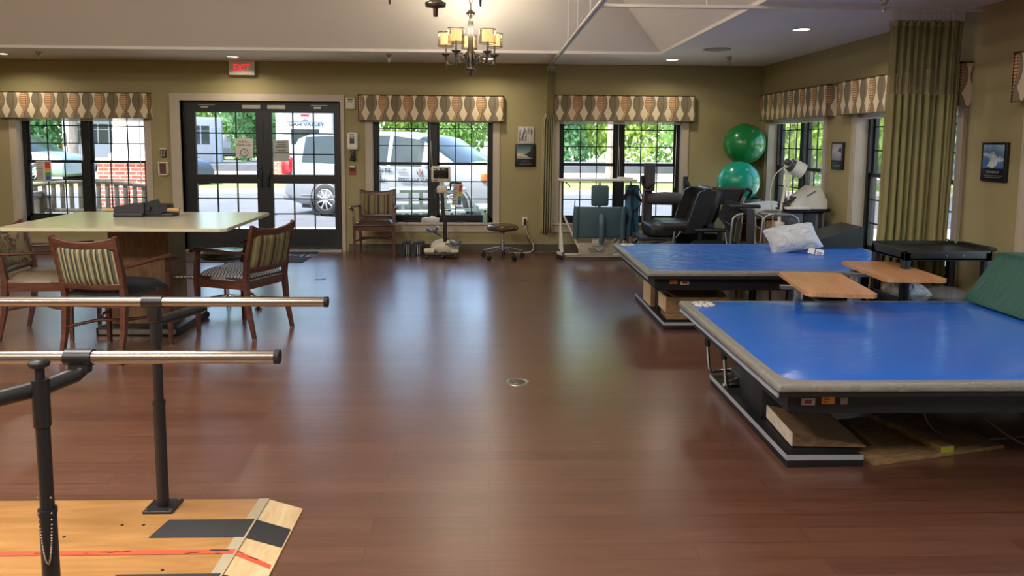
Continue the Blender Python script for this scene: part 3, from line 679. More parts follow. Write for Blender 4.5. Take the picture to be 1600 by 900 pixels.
for x, z in ((-.13, .34), (.165, .17)):
    mb = MB(); mb.prism([(-.075, .03), (-.03, .0), (.06, .005), (.085, .06), (.06, .075), (.045, .035), (-.01, .03), (-.06, .055)], -.16, -.02, 'y', M=Matrix.Translation((x, 0, z))); mb.cyl((x*.2, -.05, z*.6+.08), (x, -.08, z+.01), .01, 8)
    mb.build('foot_cup', FOOT, t)
mb = MB(); mb.cyl((.06, -.04, .25), (.10, -.06, .25), .02, 12); mb.tube([(.10, -.06, .25), (.08, -.07, .16), (.16, -.08, .17)], .01, 8); mb.build('pedal_arm', STEEL, t)
chart((.17-.64+.06, 9.42, .82), 0, 'colour banded effort chart hung on the exercise cycle', tilt=.08, k=.6)
for i, (x, rz, lab) in enumerate(((-1.11, .08, 'dark grey slotted foot block on the floor nearest the armchair by the window'), (-.945, -.12, 'dark grey slotted foot block on the floor nearest the exercise cycle'))):
    t = thing('foot_block', lab, 'foot block', (x, 9.72, 0), rz, 'pair of slotted foot blocks by the wall')
    G = mat('grey_block', '34373a', .45)
    mb = MB(); mb.prism([(-.075, .0), (.07, .0), (.07, .02), (-.075, .02)], -.1, .1, 'y'); mb.prism([(-.075, .06), (-.03, .16), (.07, .17), (.07, .185), (-.035, .18), (-.09, .06), (-.075, .0), (-.06, .0)], -.1, -.03, 'y')
    mb.box(-.02, .005, -.11, .1, .0, .17, r=.004); mb.box(.05, .072, -.11, .1, .0, .17, r=.004); mb.prism([(-.08, .07), (-.02, .17), (-.02, 0), (-.07, 0)], -.09, .1, 'y'); mb.box(-.02, .07, .04, .1, 0, .17)
    mb.build('shell', G, t); mb = MB(); mb.box(.014, .024, -.105, -.08, .02, .15); mb.box(.034, .044, -.105, -.08, .02, .15); mb.build('spring', STEEL, t)
# ------------------------------------------------------------------ on the window sill
t = thing('tissue_box', 'white tissue box on the sill behind the exercise cycle', 'box', (-.80, 9.985, .40))
B(-.12, .12, -.03, .09, 0, .055, r=.004).build('carton', mat('white_carton', 'cfc6c0', .7), t)
MB().grid(lambda u, v: (-.1+.2*u, -.0+.06*v, .056+.025*math.sin(PI*u)*math.sin(PI*v)*(1+.5*math.sin(9*u+3*v))), 14, 8).build('tissue', WHITE, t)
t = thing('lotion_bottle', 'clear green bottle with black cap on the sill above the stool', 'bottle', (-.06, 9.98, .40))
MB().lathe([(.001, 0), (.032, 0), (.034, .01), (.034, .10), (.028, .12), (.013, .13), (.013, .14)], n=20).build('bottle_body', mat('pale_green_plastic', '9fc2ae', .15, coat=.3), t)
MB().cyl((0, 0, .14), (0, 0, .168), .015, 14).build('cap', BLACK, t)
t = thing('sunglasses', 'dark folded glasses lying on the sill left of the tissue box', 'glasses', (-1.06, 9.985, .40))
mb = MB(); mb.tube([(-.08, 0, .012), (-.03, -.015, .02), (.03, -.015, .02), (.09, 0, .01)], .009, 8); mb.tube([(-.08, 0, .012), (-.0, .03, .01), (.09, .02, .01)], .006, 8); mb.build('frame', BLACK, t)
t = thing('remote_control', 'black handset lying on the sill right behind the armchair', 'remote control', (-1.30, 9.985, .40))
B(-.07, .07, -.02, .02, 0, .02, r=.006).build('handset', BLACK, t)
t = thing('pen', 'dark pen lying on the sill right of the exercise cycle', 'pen', (-.40, 9.985, .40))
MB().cyl((-.07, 0, .008), (.07, 0, .008), .008, 10).build('barrel', BLACK, t)
# ------------------------------------------------------------------ wall fixtures
t = thing('exit_sign', 'white exit sign with red letters hanging above the glass door', 'sign', (-3.25, 9.93, 2.34))
B(-.165, .165, -.02, .025, 0, .19, r=.006).build('housing', WHITE, t)
RED = emis('red_exit_letter', 'f01c30', .55)
text('EXIT', .135, RED, t, (0, -.0215, .088), sx=.78, ext=.001)
t = thing('soap_dispenser', 'white hand sanitizer dispenser on the wall right of the door', 'dispenser', (-1.825, BY, 1.37))
B(-.068, .068, -.1, 0, 0, .235, r=.03, seg=3).build('cover', WHITE, t)
B(-.03, .03, -.104, -.098, .085, .19, r=.004).build('window_panel', mat('smoke_panel', '55585a', .2), t)
B(-.04, .03, -.103, -.098, .20, .212).build('badge', BLACK, t)
mb = MB(); mb.box(-.028, .028, -.08, -.01, -.13, .005, r=.012); mb.box(-.036, .036, -.09, -.0, -.14, -.11, r=.01); mb.build('drip_catcher', BLACK, t)
t = thing('door_chime', 'small beige chime box on the wall beside the top of the door casing', 'chime', (-1.855, BY, 1.91))
B(-.062, .062, -.035, 0, 0, .15, r=.008).build('box', CREAM, t)
B(-.03, .03, -.038, -.034, .09, .125).build('lens', mat('grey_lens', 'a9a9a5', .2), t); B(-.035, .035, -.037, -.034, .125, .14).build('grille', BLACK, t)
t = thing('fire_notice', 'small red and black fire notice plate under the hand sanitizer', 'sign', (-1.84, BY, 1.04))
B(-.045, .045, -.012, 0, 0, .13, r=.003).build('plate', mat('dark_red_plate', '8b3a3a', .5), t); B(-.03, .03, -.014, -.011, .05, .09).build('black_band', BLACK, t)
B(-.035, .035, -.014, -.011, .1, .12).build('white_band', WHITE, t); B(-.035, .035, -.014, -.011, .012, .03).build('red_band', mat('bright_red', 'c02a32', .5), t)
t = thing('door_keypad', 'small black entry keypad on the wall left of the door', 'keypad', (-4.335, BY, 1.255))
B(-.035, .035, -.02, 0, 0, .11, r=.004).build('case', BLACK, t); B(-.045, .045, -.024, 0, .105, .122, r=.004).build('hood', CREAM, t)
mb = MB()
for i in range(3):
    for j in range(4): mb.box(-.024+i*.018, -.014+i*.018, -.022, -.019, .015+j*.021, .027+j*.021)
mb.build('key', mat('key_white', 'b5b5b5', .5), t)
t = thing('pull_station', 'clear covered red alarm station below the black keypad', 'alarm station', (-4.335, BY, 1.03))
mb = MB(); mb.box(-.06, -.045, -.05, 0, 0, .16); mb.box(.045, .06, -.05, 0, 0, .16); mb.box(-.065, .065, -.052, 0, .145, .165, r=.004); mb.box(-.06, .06, -.05, 0, -.01, .008); mb.build('cover_frame', CREAM, t)
B(-.042, .042, -.03, 0, .01, .145).build('station', mat('dull_red', '6b3a3a', .5), t)
t = thing('wall_outlet', 'cream power outlet low on the wall right of the brown stool', 'outlet', (.48, BY, .36))
B(-.037, .037, -.007, 0, 0, .118, r=.003).build('cover_plate', CREAM, t); B(-.016, .016, -.011, -.006, .068, .10).build('socket', WHITE, t)
t = thing('power_cord', 'black plug and white cord hanging from the outlet to the floor', 'cord', (.48, 9.95, 0))
mb = MB(); mb.box(-.014, .014, -.03, .04, .38, .46, r=.008); mb.cyl((0, -.01, .36), (0, -.005, .40), .01, 8); mb.build('plug', BLACK, t)
def smooth_path(p, n=8):
    p = [Vector(q) for q in p]; out = []
    for i in range(len(p)-1):
        a, b, c, d = p[max(i-1, 0)], p[i], p[i+1], p[min(i+2, len(p)-1)]
        for k in range(n):
            s = k/n; out.append(.5*((2*b)+(-a+c)*s+(2*a-5*b+4*c-d)*s*s+(-a+3*b-3*c+d)*s*s*s))
    return out+[p[-1]]
MB().tube(smooth_path([(0, -.01, .39), (.03, -.03, .26), (.11, -.04, .12), (.10, -.06, .03), (-.02, -.1, .008), (-.22, -.12, .008)]), .007, 8).build('cable', mat('white_cable', 'c8c4b8', .5), t)
MB().tube(smooth_path([(.0, -.01, .39), (.02, -.02, .25), (.06, -.03, .14), (.12, -.03, .008), (.3, -.02, .008), (.42, -.02, .008)]), .005, 8).build('cable', mat('grey_cable', '5d5a50', .5), t)
# door mat
t = thing('door_mat', 'black rubber entrance mat with raised lettering in front of the glass door', 'mat', (-3.03, 9.50, 0))
mb = MB(); mb.box(-.74, .74, -.47, .40, 0, .008, r=.003); mb.build('mat_base', mat('charcoal_mat', '26282e', .8, bump=.3, bscale=300), t)
text('WELCOME', .26, mat('grey_mat_letter', '8f9498', .7), t, (.02, .05, .009), rot=(0, 0, 0), sx=1.25, ext=.001)
# floor fittings
t = thing('floor_drain', 'round brushed metal floor cover in the open middle of the room', 'floor cover', (.185, 4.50, 0))
MB().lathe([(.078, 0), (.076, .004), (.055, .005), (.048, .002), (.001, .002)], n=36).build('cover_ring', STEEL, t)
MB().lathe([(.044, .0015), (.043, .004), (.001, .004)], n=30).build('centre_plug', mat('dull_plug', '6a6152', .4, .7), t)
for x, y, lab in ((-1.83, 7.95, 'small brass floor outlet plate between the work table chairs and the door mat'), (.34, 7.90, 'small brass floor outlet plate farther from the far mat table of the two beside it'), (1.02, 7.92, 'small brass floor outlet plate nearest the far mat table')):
    t = thing('floor_plate', lab, 'floor plate', (x, y, 0), .0)
    B(-.055, .055, -.035, .035, 0, .003, r=.001).build('plate', mat('brass_plate', '6e5640', .35, .6), t)
    mb = MB(); mb.cyl((-.025, 0, .0025), (-.025, 0, .0045), .016, 14); mb.cyl((.025, 0, .0025), (.025, 0, .0045), .016, 14); mb.build('screw_cap', mat('brass_cap', '8a745a', .35, .6), t)
# ------------------------------------------------------------------ pictures
def grad_mat(name, stops, axis=2, lo=0, hi=1, noise=.15, ns=6):
    m, nt, p = nodes(name); s = xyz(nt); n = nt.nodes.new('ShaderNodeTexNoise'); n.inputs['Scale'].default_value = ns
    tc = nt.nodes.new('ShaderNodeTexCoord'); lk(nt, tc.outputs['Object'], n.inputs['Vector'])
    r = nt.nodes.new('ShaderNodeMapRange'); r.inputs[1].default_value = lo; r.inputs[2].default_value = hi; lk(nt, s[axis], r.inputs[0])
    f = math_(nt, 'ADD', r.outputs[0], math_(nt, 'MULTIPLY', math_(nt, 'SUBTRACT', n.outputs[0], .5), noise))
    cr = nt.nodes.new('ShaderNodeValToRGB')
    while len(cr.color_ramp.elements) < len(stops): cr.color_ramp.elements.new(.5)
    for e, (q, c) in zip(cr.color_ramp.elements, stops): e.position = q; e.color = rgb(c)
    lk(nt, f, cr.inputs[0]); lk(nt, cr.outputs[0], p.inputs['Base Color']); p.inputs['Roughness'].default_value = .3; return m
GREYT = mat('grey_caption', '8d8f90', .6)
def poster(loc, rotz, W, H, lab, picm, title, shape=None, dep=.025):
    t = thing('framed_poster', lab, 'picture', loc, rotz)
    B(-W/2, W/2, -dep, 0, -H/2, H/2, r=.004).build('frame', BLACK, t)
    pw, z0, z1 = W/2*.82, -H/2+H*.34, H/2*.88
    B(-pw, pw, -dep-.002, -dep+.001, z0, z1).build('photo_print', picm, t)
    if shape:
        mb = MB(); mb.prism([(x*pw, z0+(z1-z0)*z) for x, z in shape[0]], -dep-.0035, -dep-.0015, 'y'); mb.build('print_shape', shape[1], t)
    if title: text(title, H*.085, GREYT, t, (0, -dep-.001, -H/2+H*.24), sx=1.1)
    mb = MB(); x = -W*.33
    while x < W*.33: mb.box(x, x+.012, -dep-.001, -dep, -H/2+H*.145, -H/2+H*.16); mb.box(x*.8, x*.8+.01, -dep-.001, -dep, -H/2+H*.10, -H/2+H*.115); x += .016
    mb.build('caption', GREYT, t)
poster((.478, BY, 1.313), 0, .275, .30, 'small black framed poster of a dusk shoreline below the purple painting', grad_mat('dusk_sea', [(0, '6d7f86'), (.35, 'd8cfae'), (.45, '8fa0a0'), (.7, '5b8288'), (1, '2f5a66')], lo=-.05, hi=.13), 'JUMP IN',
       ([(1, 0), (1, 1), (.75, .95), (.6, .6), (.2, .4), (-.3, .34), (.1, .3), (.4, .15)], mat('dark_cliff', '2b2228', .6)))
poster((RX, 7.71, 1.372), -PI/2, .26, .285, 'small black framed poster of a pale violet beach between the two right wall windows', grad_mat('violet_beach', [(0, '6f7388'), (.4, '9d9cb0'), (.6, 'c0b0bb'), (1, '9590a6')], lo=-.05, hi=.12), '',
       ([(.2, .55), (.5, .75), (.9, .8), (1, .45)], mat('slate_hill', '47485a', .6)))
poster((RX, 5.275, 1.375), -PI/2, .27, .285, 'black framed poster of a blue and white wave, right of the long curtain', grad_mat('blue_wave', [(0, '3a64a8'), (.35, '5f86b8'), (.5, 'd5dfe8'), (.62, '4a74a4'), (1, '8fb0cc')], lo=-.05, hi=.12, noise=1.3, ns=9), 'FRIENDSHIP',
       ([(-.5, .1), (-.2, .35), (.1, .2), (.5, .4), (.4, .15), (.0, .0)], mat('pale_foam', 'c9d6e2', .6)))
t = thing('canvas_painting', 'small canvas of vertical purple, black and white strokes above the dusk poster', 'painting', (.485, BY, 1.585))
B(-.105, .105, -.02, 0, -.115, .115, r=.002).build('canvas', mat('off_white_canvas', 'c9c4c0', .8), t)
random.seed(4)
for c in ('3a2f5c', '8d7bb0', '20222c', '6f8f74'):
    mb = MB()
    for i in range(7):
        x = random.uniform(-.09, .09); z = random.uniform(-.1, .02); hgt = random.uniform(.05, .12); mb.tube([(x, -.0205, z), (x+random.uniform(-.01, .01), -.0205, z+hgt*.5), (x+random.uniform(-.01, .01), -.0205, min(.11, z+hgt))], [.002, .006, .002], 6, flat=(1, .2))
    mb.build('brush_stroke', mat('paint_'+c, c, .6), t)
# ------------------------------------------------------------------ mat tables
BLUE = wrinkle_mat('blue_vinyl_mat', '2763c6', '3574d8', .17, .07, 2.2, (1, 2.5, 1))
BLUEW = wrinkle_mat('wrinkled_blue_vinyl_mat', '2862c0', '3a78d4', .32, .5, 2.6, (1.0, 2.2, 1))
GREYV = wrinkle_mat('grey_vinyl_skirt', '74726c', '8a877f', .4, .25, 9, (1, 1, 1))
FRB = mat('black_table_frame', '101114', .5)
STRIPM = mat('light_metal_edge', 'b9bcc4', .35, .5)
LOGO = mat('cream_logo', 'ddd6bd', .5)
def mat_table(loc, lab, bluem, W, D, by0, by1, stick):
    t = thing('mat_table', lab, 'therapy table', loc)
    zt = .50
    mb = MB(); mb.box(0, W, 0, D, zt-.042, zt, r=.016, seg=3, m=0)
    def top(u, v):
        q = min(u, 1-u)*W; r = min(v, 1-v)*D; return (.012+(W-.024)*u, .012+(D-.024)*v, zt-.004+.012*(1-math.exp(-q*14))*(1-math.exp(-r*14)))
    o = mb.build('mattress', GREYV, t, label='grey vinyl sides under the blue top')
    MB().grid(top, 40, 30).build('blue_cover', bluem, o)
    # emblem near the far left corner
    cx, cy = .12, D-.135
    mb = MB(); z = zt+.0085; z = zt+.010
    for s in (-1, 1):
        for k in (-1, 1):
            pts = []
            for i in range(9):
                a = PI*(.12+.25*i/8); pts.append((cx+k*.07*math.cos(a), cy+s*.07*math.sin(a)))
            pts += [(cx+k*.026, cy+s*.022), (cx+k*.066, cy+s*.022)]
            mb.prism(pts, z-.006, z, 'z')
    mb.prism([(cx-.012, cy-.07), (cx+.012, cy-.07), (cx+.012, cy+.07), (cx-.012, cy+.07)], z-.006, z, 'z'); mb.prism([(cx-.05, cy-.006), (cx+.05, cy-.006), (cx+.05, cy+.006), (cx-.05, cy+.006)], z-.006, z, 'z')
    mb.build('emblem', LOGO, o)
    mb = MB(); mb.box(.015, W-.015, .015, D-.015, zt-.062, zt-.043); mb.box(.10, W-.10, .10, .13, zt-.165, zt-.07); mb.box(.10, W-.1, D-.13, D-.10, zt-.165, zt-.07); mb.box(.08, .12, .08, D-.08, zt-.15, zt-.07); mb.box(W-.12, W-.08, .08, D-.08, zt-.15, zt-.07)
    mb.build('deck_frame', FRB, t)
    mb = MB(); mb.box(.006, .015, .02, D-.02, zt-.064, zt-.048); mb.build('edge_strip', STRIPM, t)
    for k, x in enumerate((.18, W-.55)):
        mb = MB(); mb.box(x, x+.36, by0, by1, .0, .055, r=.003); mb.build('base_runner', FRB, t)
        mb = MB(); mb.box(x-.004, x, by0, by1, .036, .060); mb.box(x-.004, x+.36, by0-.004, by0, .036, .060); mb.build('runner_trim', STRIPM, t)
        mb = MB(); yy = by0+.47; mb.box(x+.05, x+.30, yy, yy+.34, .055, .34, r=.004); mb.box(x+.02, x+.2, by0+.35, by0+.5, .28, .42); mb.build('lift_column', mat('black_column', '1d1e22', .45), t)
    mb = MB(); mb.box(.35, W-.3, by0+.35, by0+.41, .26, .31); mb.box(.4, W-.4, by1-.3, by1-.24, .15, .2); mb.build('cross_beam', mat('dark_grey_beam', '2c2f33', .5), t)
    for x, w_, c, z in stick:
        o = B(x, x+w_, .097, .10, z, z+.032, r=.001).build('warning_label', mat('sticker_'+c, c, .5), t)
        if c == 'b8a9a4':
            mb = MB(); mb.box(x+.015, x+w_-.015, .0955, .097, z+.008, z+.024); mb.build('red_mark', mat('red_print', '8c3230', .5), o)
        elif c == 'e58a24':
            mb = MB(); mb.box(x+.01, x+w_*.4, .0955, .097, z+.006, z+.012); mb.box(x+.01, x+w_*.6, .0955, .097, z+.019, z+.024); mb.build('red_mark', mat('red_print', '8c3230', .5), o)
    return t
mat_table((1.205, 2.965, 0), 'near blue padded mat table filling the right foreground', BLUE, 2.40, 1.63, .30, 1.5, [(.145, .062, 'b8a9a4', .372), (.235, .058, 'e58a24', .377), (.317, .032, '8e8a86', .375)])
mat_table((1.225, 5.64, 0), 'far blue padded mat table with wrinkled cover, carrying the white pillow', BLUEW, 2.38, 1.60, .15, 1.3, [(.205, .062, 'e58a24', .385), (.29, .07, 'b8a9a4', .378)])
# wedge cushion, pillow
WG = mat('black_vinyl_wedge', '2a2f2d', .4, var=.1, bump=.05)
t = thing('wedge_cushion', 'black vinyl wedge cushion lying on the far mat table behind the pillow', 'cushion', (2.90, 6.86, .513), .03)
mb = MB(); mb.prism([(0, 0), (.66, 0), (.66, .205), (.02, .02)], 0, .42, 'y'); o = mb.build('wedge_body', WG, t)
bv = o.modifiers.new('b', 'BEVEL'); bv.width = .012; bv.segments = 3
def pillow(name, lab, loc, sx, sy, sz, rot, m, parent=None):
    t = thing(name, lab, 'pillow', loc); t.rotation_euler = rot
    def f(s):
        def g(u, v):
            a, b = 2*u-1, 2*v-1; q = (1-a**4)*(1-b**4)
            return (a*sx/2*(1-.05*(1-b*b)*0-.06*(1-abs(b))*abs(a)**3), b*sy/2*(1-.08*(1-abs(a))*abs(b)**3), s*sz/2*q**.6*(1+.06*math.sin(11*a+5*b)))
        return g
    mb = MB(); mb.grid(f(1), 28, 22); mb.grid(f(-1), 28, 22); mb.build('pillow_body', m, t); return t
PIL = wrinkle_mat('crinkled_white_cover', 'b9c2cc', 'd2d6da', .35, .7, 7, (1, 1, 1))
t = pillow('pillow', 'white plastic-covered pillow propped on the black wedge on the far mat table', (2.80, 6.70, .625), .46, .32, .15, (rad(38), rad(-10), rad(-6)), PIL)
mb = MB(); M2 = Matrix.Translation((.10, -.15, .01)) @ Matrix.Rotation(-.5, 4, 'Z'); mb.box(0, .055, -.07, 0, 0, .002, M=M2); mb.box(.065, .13, -.10, 0.0, .002, .004, M=M2); mb.build('care_tag', WHITE, t)
mb = MB()
for i in range(4): mb.box(.075, .12, -.04-.012*i, -.034-.012*i, .004, .0048, M=M2)
mb.build('tag_print', mat('blue_print', '3b4fae', .6), t)
# green wedge on the near mat
t = thing('green_wedge_cushion', 'dark green vinyl wedge standing on the right end of the near mat table', 'cushion', (3.0, 3.55, .516), 0)
mb = MB(); mb.prism([(0, 0), (.20, .30), (.24, .31), (.60, .31), (.60, 0)], .0, .97, 'y'); o = mb.build('wedge_body', wrinkle_mat('dark_green_vinyl', '1f4c44', '2a5a50', .4, .25, 3), t)
bv = o.modifiers.new('b', 'BEVEL'); bv.width = .02; bv.segments = 3
# ------------------------------------------------------------------ things under the tables
def open_box(name, lab, loc, rz, W, D, H, m, th=.018):
    t = thing(name, lab, 'box', loc, rz)
    B(0, W, 0, th, 0, H).build('side_board', m, t); B(0, W, D-th, D, 0, H).build('side_board', m, t)
    B(0, th, th, D-th, 0, H).build('end_board', MAPLE, t); B(W-th, W, th, D-th, 0, H).build('end_board', MAPLE, t); B(th, W-th, th, D-th, 0, th).build('bottom_board', m, t); return t
open_box('wooden_step_box', 'open wooden box in front on the base of the far mat table', (1.44, 5.87, .12), 0, .52, .30, .125, PINE)
open_box('wooden_step_box', 'open wooden box standing behind the other one under the far mat table', (1.42, 6.35, .062), 0, .30, .34, .21, PINE)
t = thing('board', 'short wooden board supporting the front box under the far mat table', 'board', (1.45, 5.88, .060)); B(.0, .46, .0, .22, 0, .058, r=.002).build('plank', PINE, t)
t = thing('wooden_wedge', 'pale-edged wooden ramp wedge lying on the base of the near mat table', 'wedge', (1.45, 3.36, .062), rad(-3))
mb = MB(); mb.prism([(0, 0), (.345, 0), (.345, .008), (0, .062)], 0, .44, 'y', m=0); mb.build('ramp_body', wood_mat('old_oak_board', '5b4534', '86694a', 5, (1.5, 9, 3), .5), t)
B(-.006, .0, 0, .44, 0, .064).build('end_strip', mat('white_edge_strip', 'c9b8a8', .6, var=.15, scale=30), t)
t = thing('plywood_board', 'flat plywood board on the floor under the near mat table', 'board', (1.80, 3.27, 0), rad(14)); B(0, .78, 0, .50, 0, .018, r=.002).build('board_panel', PINE, t)
t = thing('wooden_rail_block', 'long narrow wooden block with a yellow mark lying on the plywood board', 'block', (2.18, 3.37, .019), rad(14)); B(0, .075, .0, .46, 0, .03, r=.002).build('block_body', PINE, t); B(.0, .075, -.003, .0, 0, .028).build('yellow_tape', mat('yellow_tape', 'a8a832', .6), t)
t = thing('paper_sheet', 'pale sheet of paper lying under the near mat table behind the wooden wedge', 'paper', (1.80, 4.02, .001)); B(0, .25, 0, .2, 0, .003).build('sheet', PAPER, t)
t = thing('chrome_leg_frame', 'bent chrome tube frame with black tips resting on the base of the near mat table', 'tube frame', (1.385, 4.0, .06))
mb = MB()
for dy, dx in ((.15, -.02), (.43, -.035)): mb.tube(smooth_path([(dx-.0, dy, .20), (dx+.01, dy, .10), (dx+.02, dy, .04), (dx+.06, dy+.02, .022), (dx+.2, dy+.05, .022)], 5), .011, 10)
mb.tube([(.0, .2, .02), (.12, .30, .03), (.24, .42, .05)], .009, 8); mb.build('tube', CHROME, t)
mb = MB()
for dy, dx in ((.15, -.02), (.43, -.035)): mb.cyl((dx, dy, .19), (dx-.002, dy, .245), .0165, 12)
mb.build('rubber_tip', RUB, t)
t = thing('tool_tray', 'dark flat metal tray lying behind the chrome tube frame', 'tray', (1.50, 4.30, .062)); B(0, .22, -.1, .14, 0, .05, r=.01).build('tray_body', mat('gunmetal', '33363b', .4, .4), t)
t = thing('lift_pedals', 'black foot pedals and pale actuator under the middle of the far mat table', 'pedals', (2.30, 6.30, 0))
mb = MB(); mb.cyl((-.12, 0, .15), (-.12, 0, .40), .035, 14); mb.cyl((-.12, 0, .4), (-.12, 0, .43), .02, 10); mb.build('actuator', WHITE, t)
mb = MB(); mb.cyl((0, 0, .05), (0, 0, .43), .03, 12); mb.cyl((.12, -.05, .25), (.30, -.05, .25), .014, 8); mb.tube([(.13, -.05, .25), (.14, -.05, .12), (.2, -.05, .07), (.28, -.05, .12), (.29, -.05, .25)], .008, 8); mb.box(-.3, .5, -.05, .05, 0, .03); mb.build('pedal_linkage', BLACK, t)
mb = MB(); mb.tube(smooth_path([(.42, .0, .03), (.45, 0, .2), (.52, .1, .42)]), .006, 6); mb.build('cable', BLACK, t)
t = thing('control_cable', 'grey cables drooping under the right half of the near mat table', 'cable', (2.2, 3.5, 0))
MB().tube(smooth_path([(.05, .2, .30), (.07, .15, .08), (.15, .1, .012), (.35, .05, .012), (.6, .1, .012)]), .006, 6).build('cable', mat('grey_wire', '55565a', .5), t)
MB().tube(smooth_path([(.2, .2, .30), (.28, .1, .16), (.42, -.05, .04), (.6, -.2, .012)]), .006, 6).build('cable', mat('grey_wire', '55565a', .5), t)
# ------------------------------------------------------------------ overbed tables
def overbed(loc, rz, lab, zt, colx, poste):
    t = thing('overbed_table', lab, 'overbed table', (*loc, 0), rz, 'wood-topped overbed tables between the mat tables')
    mb = MB(); mb.box(-.20, .20, -.36, .36, zt-.024, zt, r=0)
    o = MB().prism([(-.20, -.33), (-.17, -.36), (.17, -.36), (.20, -.33), (.20, .33), (.17, .36), (-.17, .36), (-.20, .33)], zt-.024, zt, 'z').build('tabletop', BEECH, t)
    bv = o.modifiers.new('b', 'BEVEL'); bv.width = .006; bv.segments = 2
    mb = MB(); mb.box(colx-.03, colx+.2, .10, .17, zt-.05, zt-.024); mb.box(colx-.15, colx+.05, -.05, -.0, zt-.045, zt-.024); mb.build('support_arm', STEEL, t)
    mb = MB(); mb.box(colx-.028, colx+.028, .11, .16, .30, zt-.04, r=.004); mb.build('inner_post', mat('chromed_post', 'a8b4cc', .2, .9), t)
    mb = MB(); mb.box(colx-.036, colx+.036, .10, .17, .06, .42, r=.004); mb.build('outer_post', mat('grey_post', '8b8e92', .4, .4), t)
    mb = MB(); mb.box(colx-.05, colx+.05, -.0, .5, .035, .06); 
    mb.box(colx-.05, colx+.35, .02, .06, .035, .055); mb.box(colx-.05, colx+.35, .44, .48, .035, .055); mb.build('base', mat('grey_base', '6c6e72', .4, .4), t)
    mb = MB()
    for x in (colx-.02, colx+.32):
        for y in (.04, .46): mb.cyl((x-.012, y, .022), (x+.012, y, .022), .022, 12)
    mb.build('caster', RUB, t)
overbed((2.09, 4.49), rad(-8.5), 'wood-topped overbed table, the left and nearer of the two between the mat tables', .64, -.12, 0)
overbed((2.765, 4.95), rad(-3.5), 'wood-topped overbed table in front of the long curtain, the right one', .64, -.18, 0)
# ------------------------------------------------------------------ black utility cart
t = thing('utility_cart', 'black plastic utility cart with a tray top in front of the long curtain', 'cart', (2.86, 4.96, 0))
CB = mat('black_cart_plastic', '1b1c1f', .45, var=.1)
W, D = .62, .44
mb = MB(); z = .77; mb.box(0, W, 0, D, z-.07, z-.055); mb.box(0, W, 0, .02, z-.07, z, r=.004); mb.box(0, W, D-.02, D, z-.07, z+.012, r=.004); mb.box(0, .02, 0, D, z-.07, z, r=.004); mb.box(W-.02, W, 0, D, z-.07, z, r=.004); mb.box(0.02, W-.02, .02, D-.02, z-.02, z-.01); mb.build('top_tray', CB, t)
mb = MB(); z = .40; mb.box(0, W, 0, D, z-.07, z-.05); mb.box(0, W, 0, .02, z-.07, z-.0, r=.004); mb.box(0, W, D-.02, D, z-.07, z, r=.004); mb.box(0, .02, 0, D, z-.07, z+.03, r=.004); mb.box(W-.02, W, 0, D, z-.07, z, r=.004); mb.build('lower_shelf', CB, t)
for x in (0, W-.05):
    for y in (0, D-.05):
        B(x, x+.05, y, y+.05, .09, .76, r=.006).build('leg', CB, t)
        MB().cyl((x+.012, y+.025, .045), (x+.038, y+.025, .045), .045, 16).box(x+.015, x+.035, y+.01, y+.04, .045, .1).build('caster', RUB, t)
mb = MB(); mb.box(W, W+.06, .04, D-.04, .76, .785, r=.008); mb.build('push_handle', CB, t)
mb = MB()
for x in (.30, .42): mb.cyl((x, -.002, .735), (x, .004, .735), .005, 8)
mb.build('rivet', STEEL, t)
t = pillow('bagged_pillow', 'white rolled pillow on the lower shelf of the black utility cart', (2.98, 5.12, .45), .20, .30, .15, (0, 0, .1), PIL); t['category'] = 'pillow'
m_, nt, p = nodes('clear_plastic_film'); p.inputs['Alpha'].default_value = .35; p.inputs['Roughness'].default_value = .12; p.inputs['Base Color'].default_value = (.5, .5, .5, 1)
nn = nt.nodes.new('ShaderNodeTexNoise'); nn.inputs['Scale'].default_value = 14; bb = nt.nodes.new('ShaderNodeBump'); bb.inputs['Strength'].default_value = 1; lk(nt, nn.outputs[0], bb.inputs['Height']); lk(nt, bb.outputs[0], p.inputs['Normal'])
t = thing('plastic_bag', 'crumpled clear plastic bag on the lower shelf of the cart right of the rolled pillow', 'bag', (3.26, 5.16, .352))
random.seed(8); mb = MB(); mb.sphere((0, 0, .065), .062, 22, sc=(2.9, 2.3, 1.0)); mb.v = [(x+random.uniform(-.012, .012), y+random.uniform(-.012, .012), max(0, z+random.uniform(-.01, .01))) for x, y, z in mb.v]; mb.build('film', m_, t)
# ------------------------------------------------------------------ curtain tracks and curtains
t = thing('curtain_track', 'white ceiling curtain track running in an L over the therapy area', 'curtain track', (0, 0, 0))
TR = mat('white_track', 'dedcd6', .35, .1); zt = 2.5; TYX = 5.42
mb = MB(); mb.box(.777, .823, -3.6, 9.99, zt-.012, zt+.012, r=.003); mb.box(.797, .803, -3.6, 9.98, zt-.014, zt-.010, m=1); mb.build('track_rail', [TR, BLACK], t)
mb = MB(); mb.box(.815, RX-.001, TYX+.13-.02, TYX+.13+.02, zt-.012, zt+.012, r=.003); mb.build('track_rail', TR, t)
mb = MB()
for y in (7.70, 6.88, 6.02):
    zc = CZ+(TY1-y)*(TH-CZ)/TS; zc = min(zc, TH); o = MB().cyl((.80, y, zt), (.80, y, zc), .007, 8).build('hanger_rod', TR, t)
MB().cyl((1.60, TYX+.13, zt), (1.60, TYX+.13, 2.9), .006, 8).build('hanger_rod', TR, t)
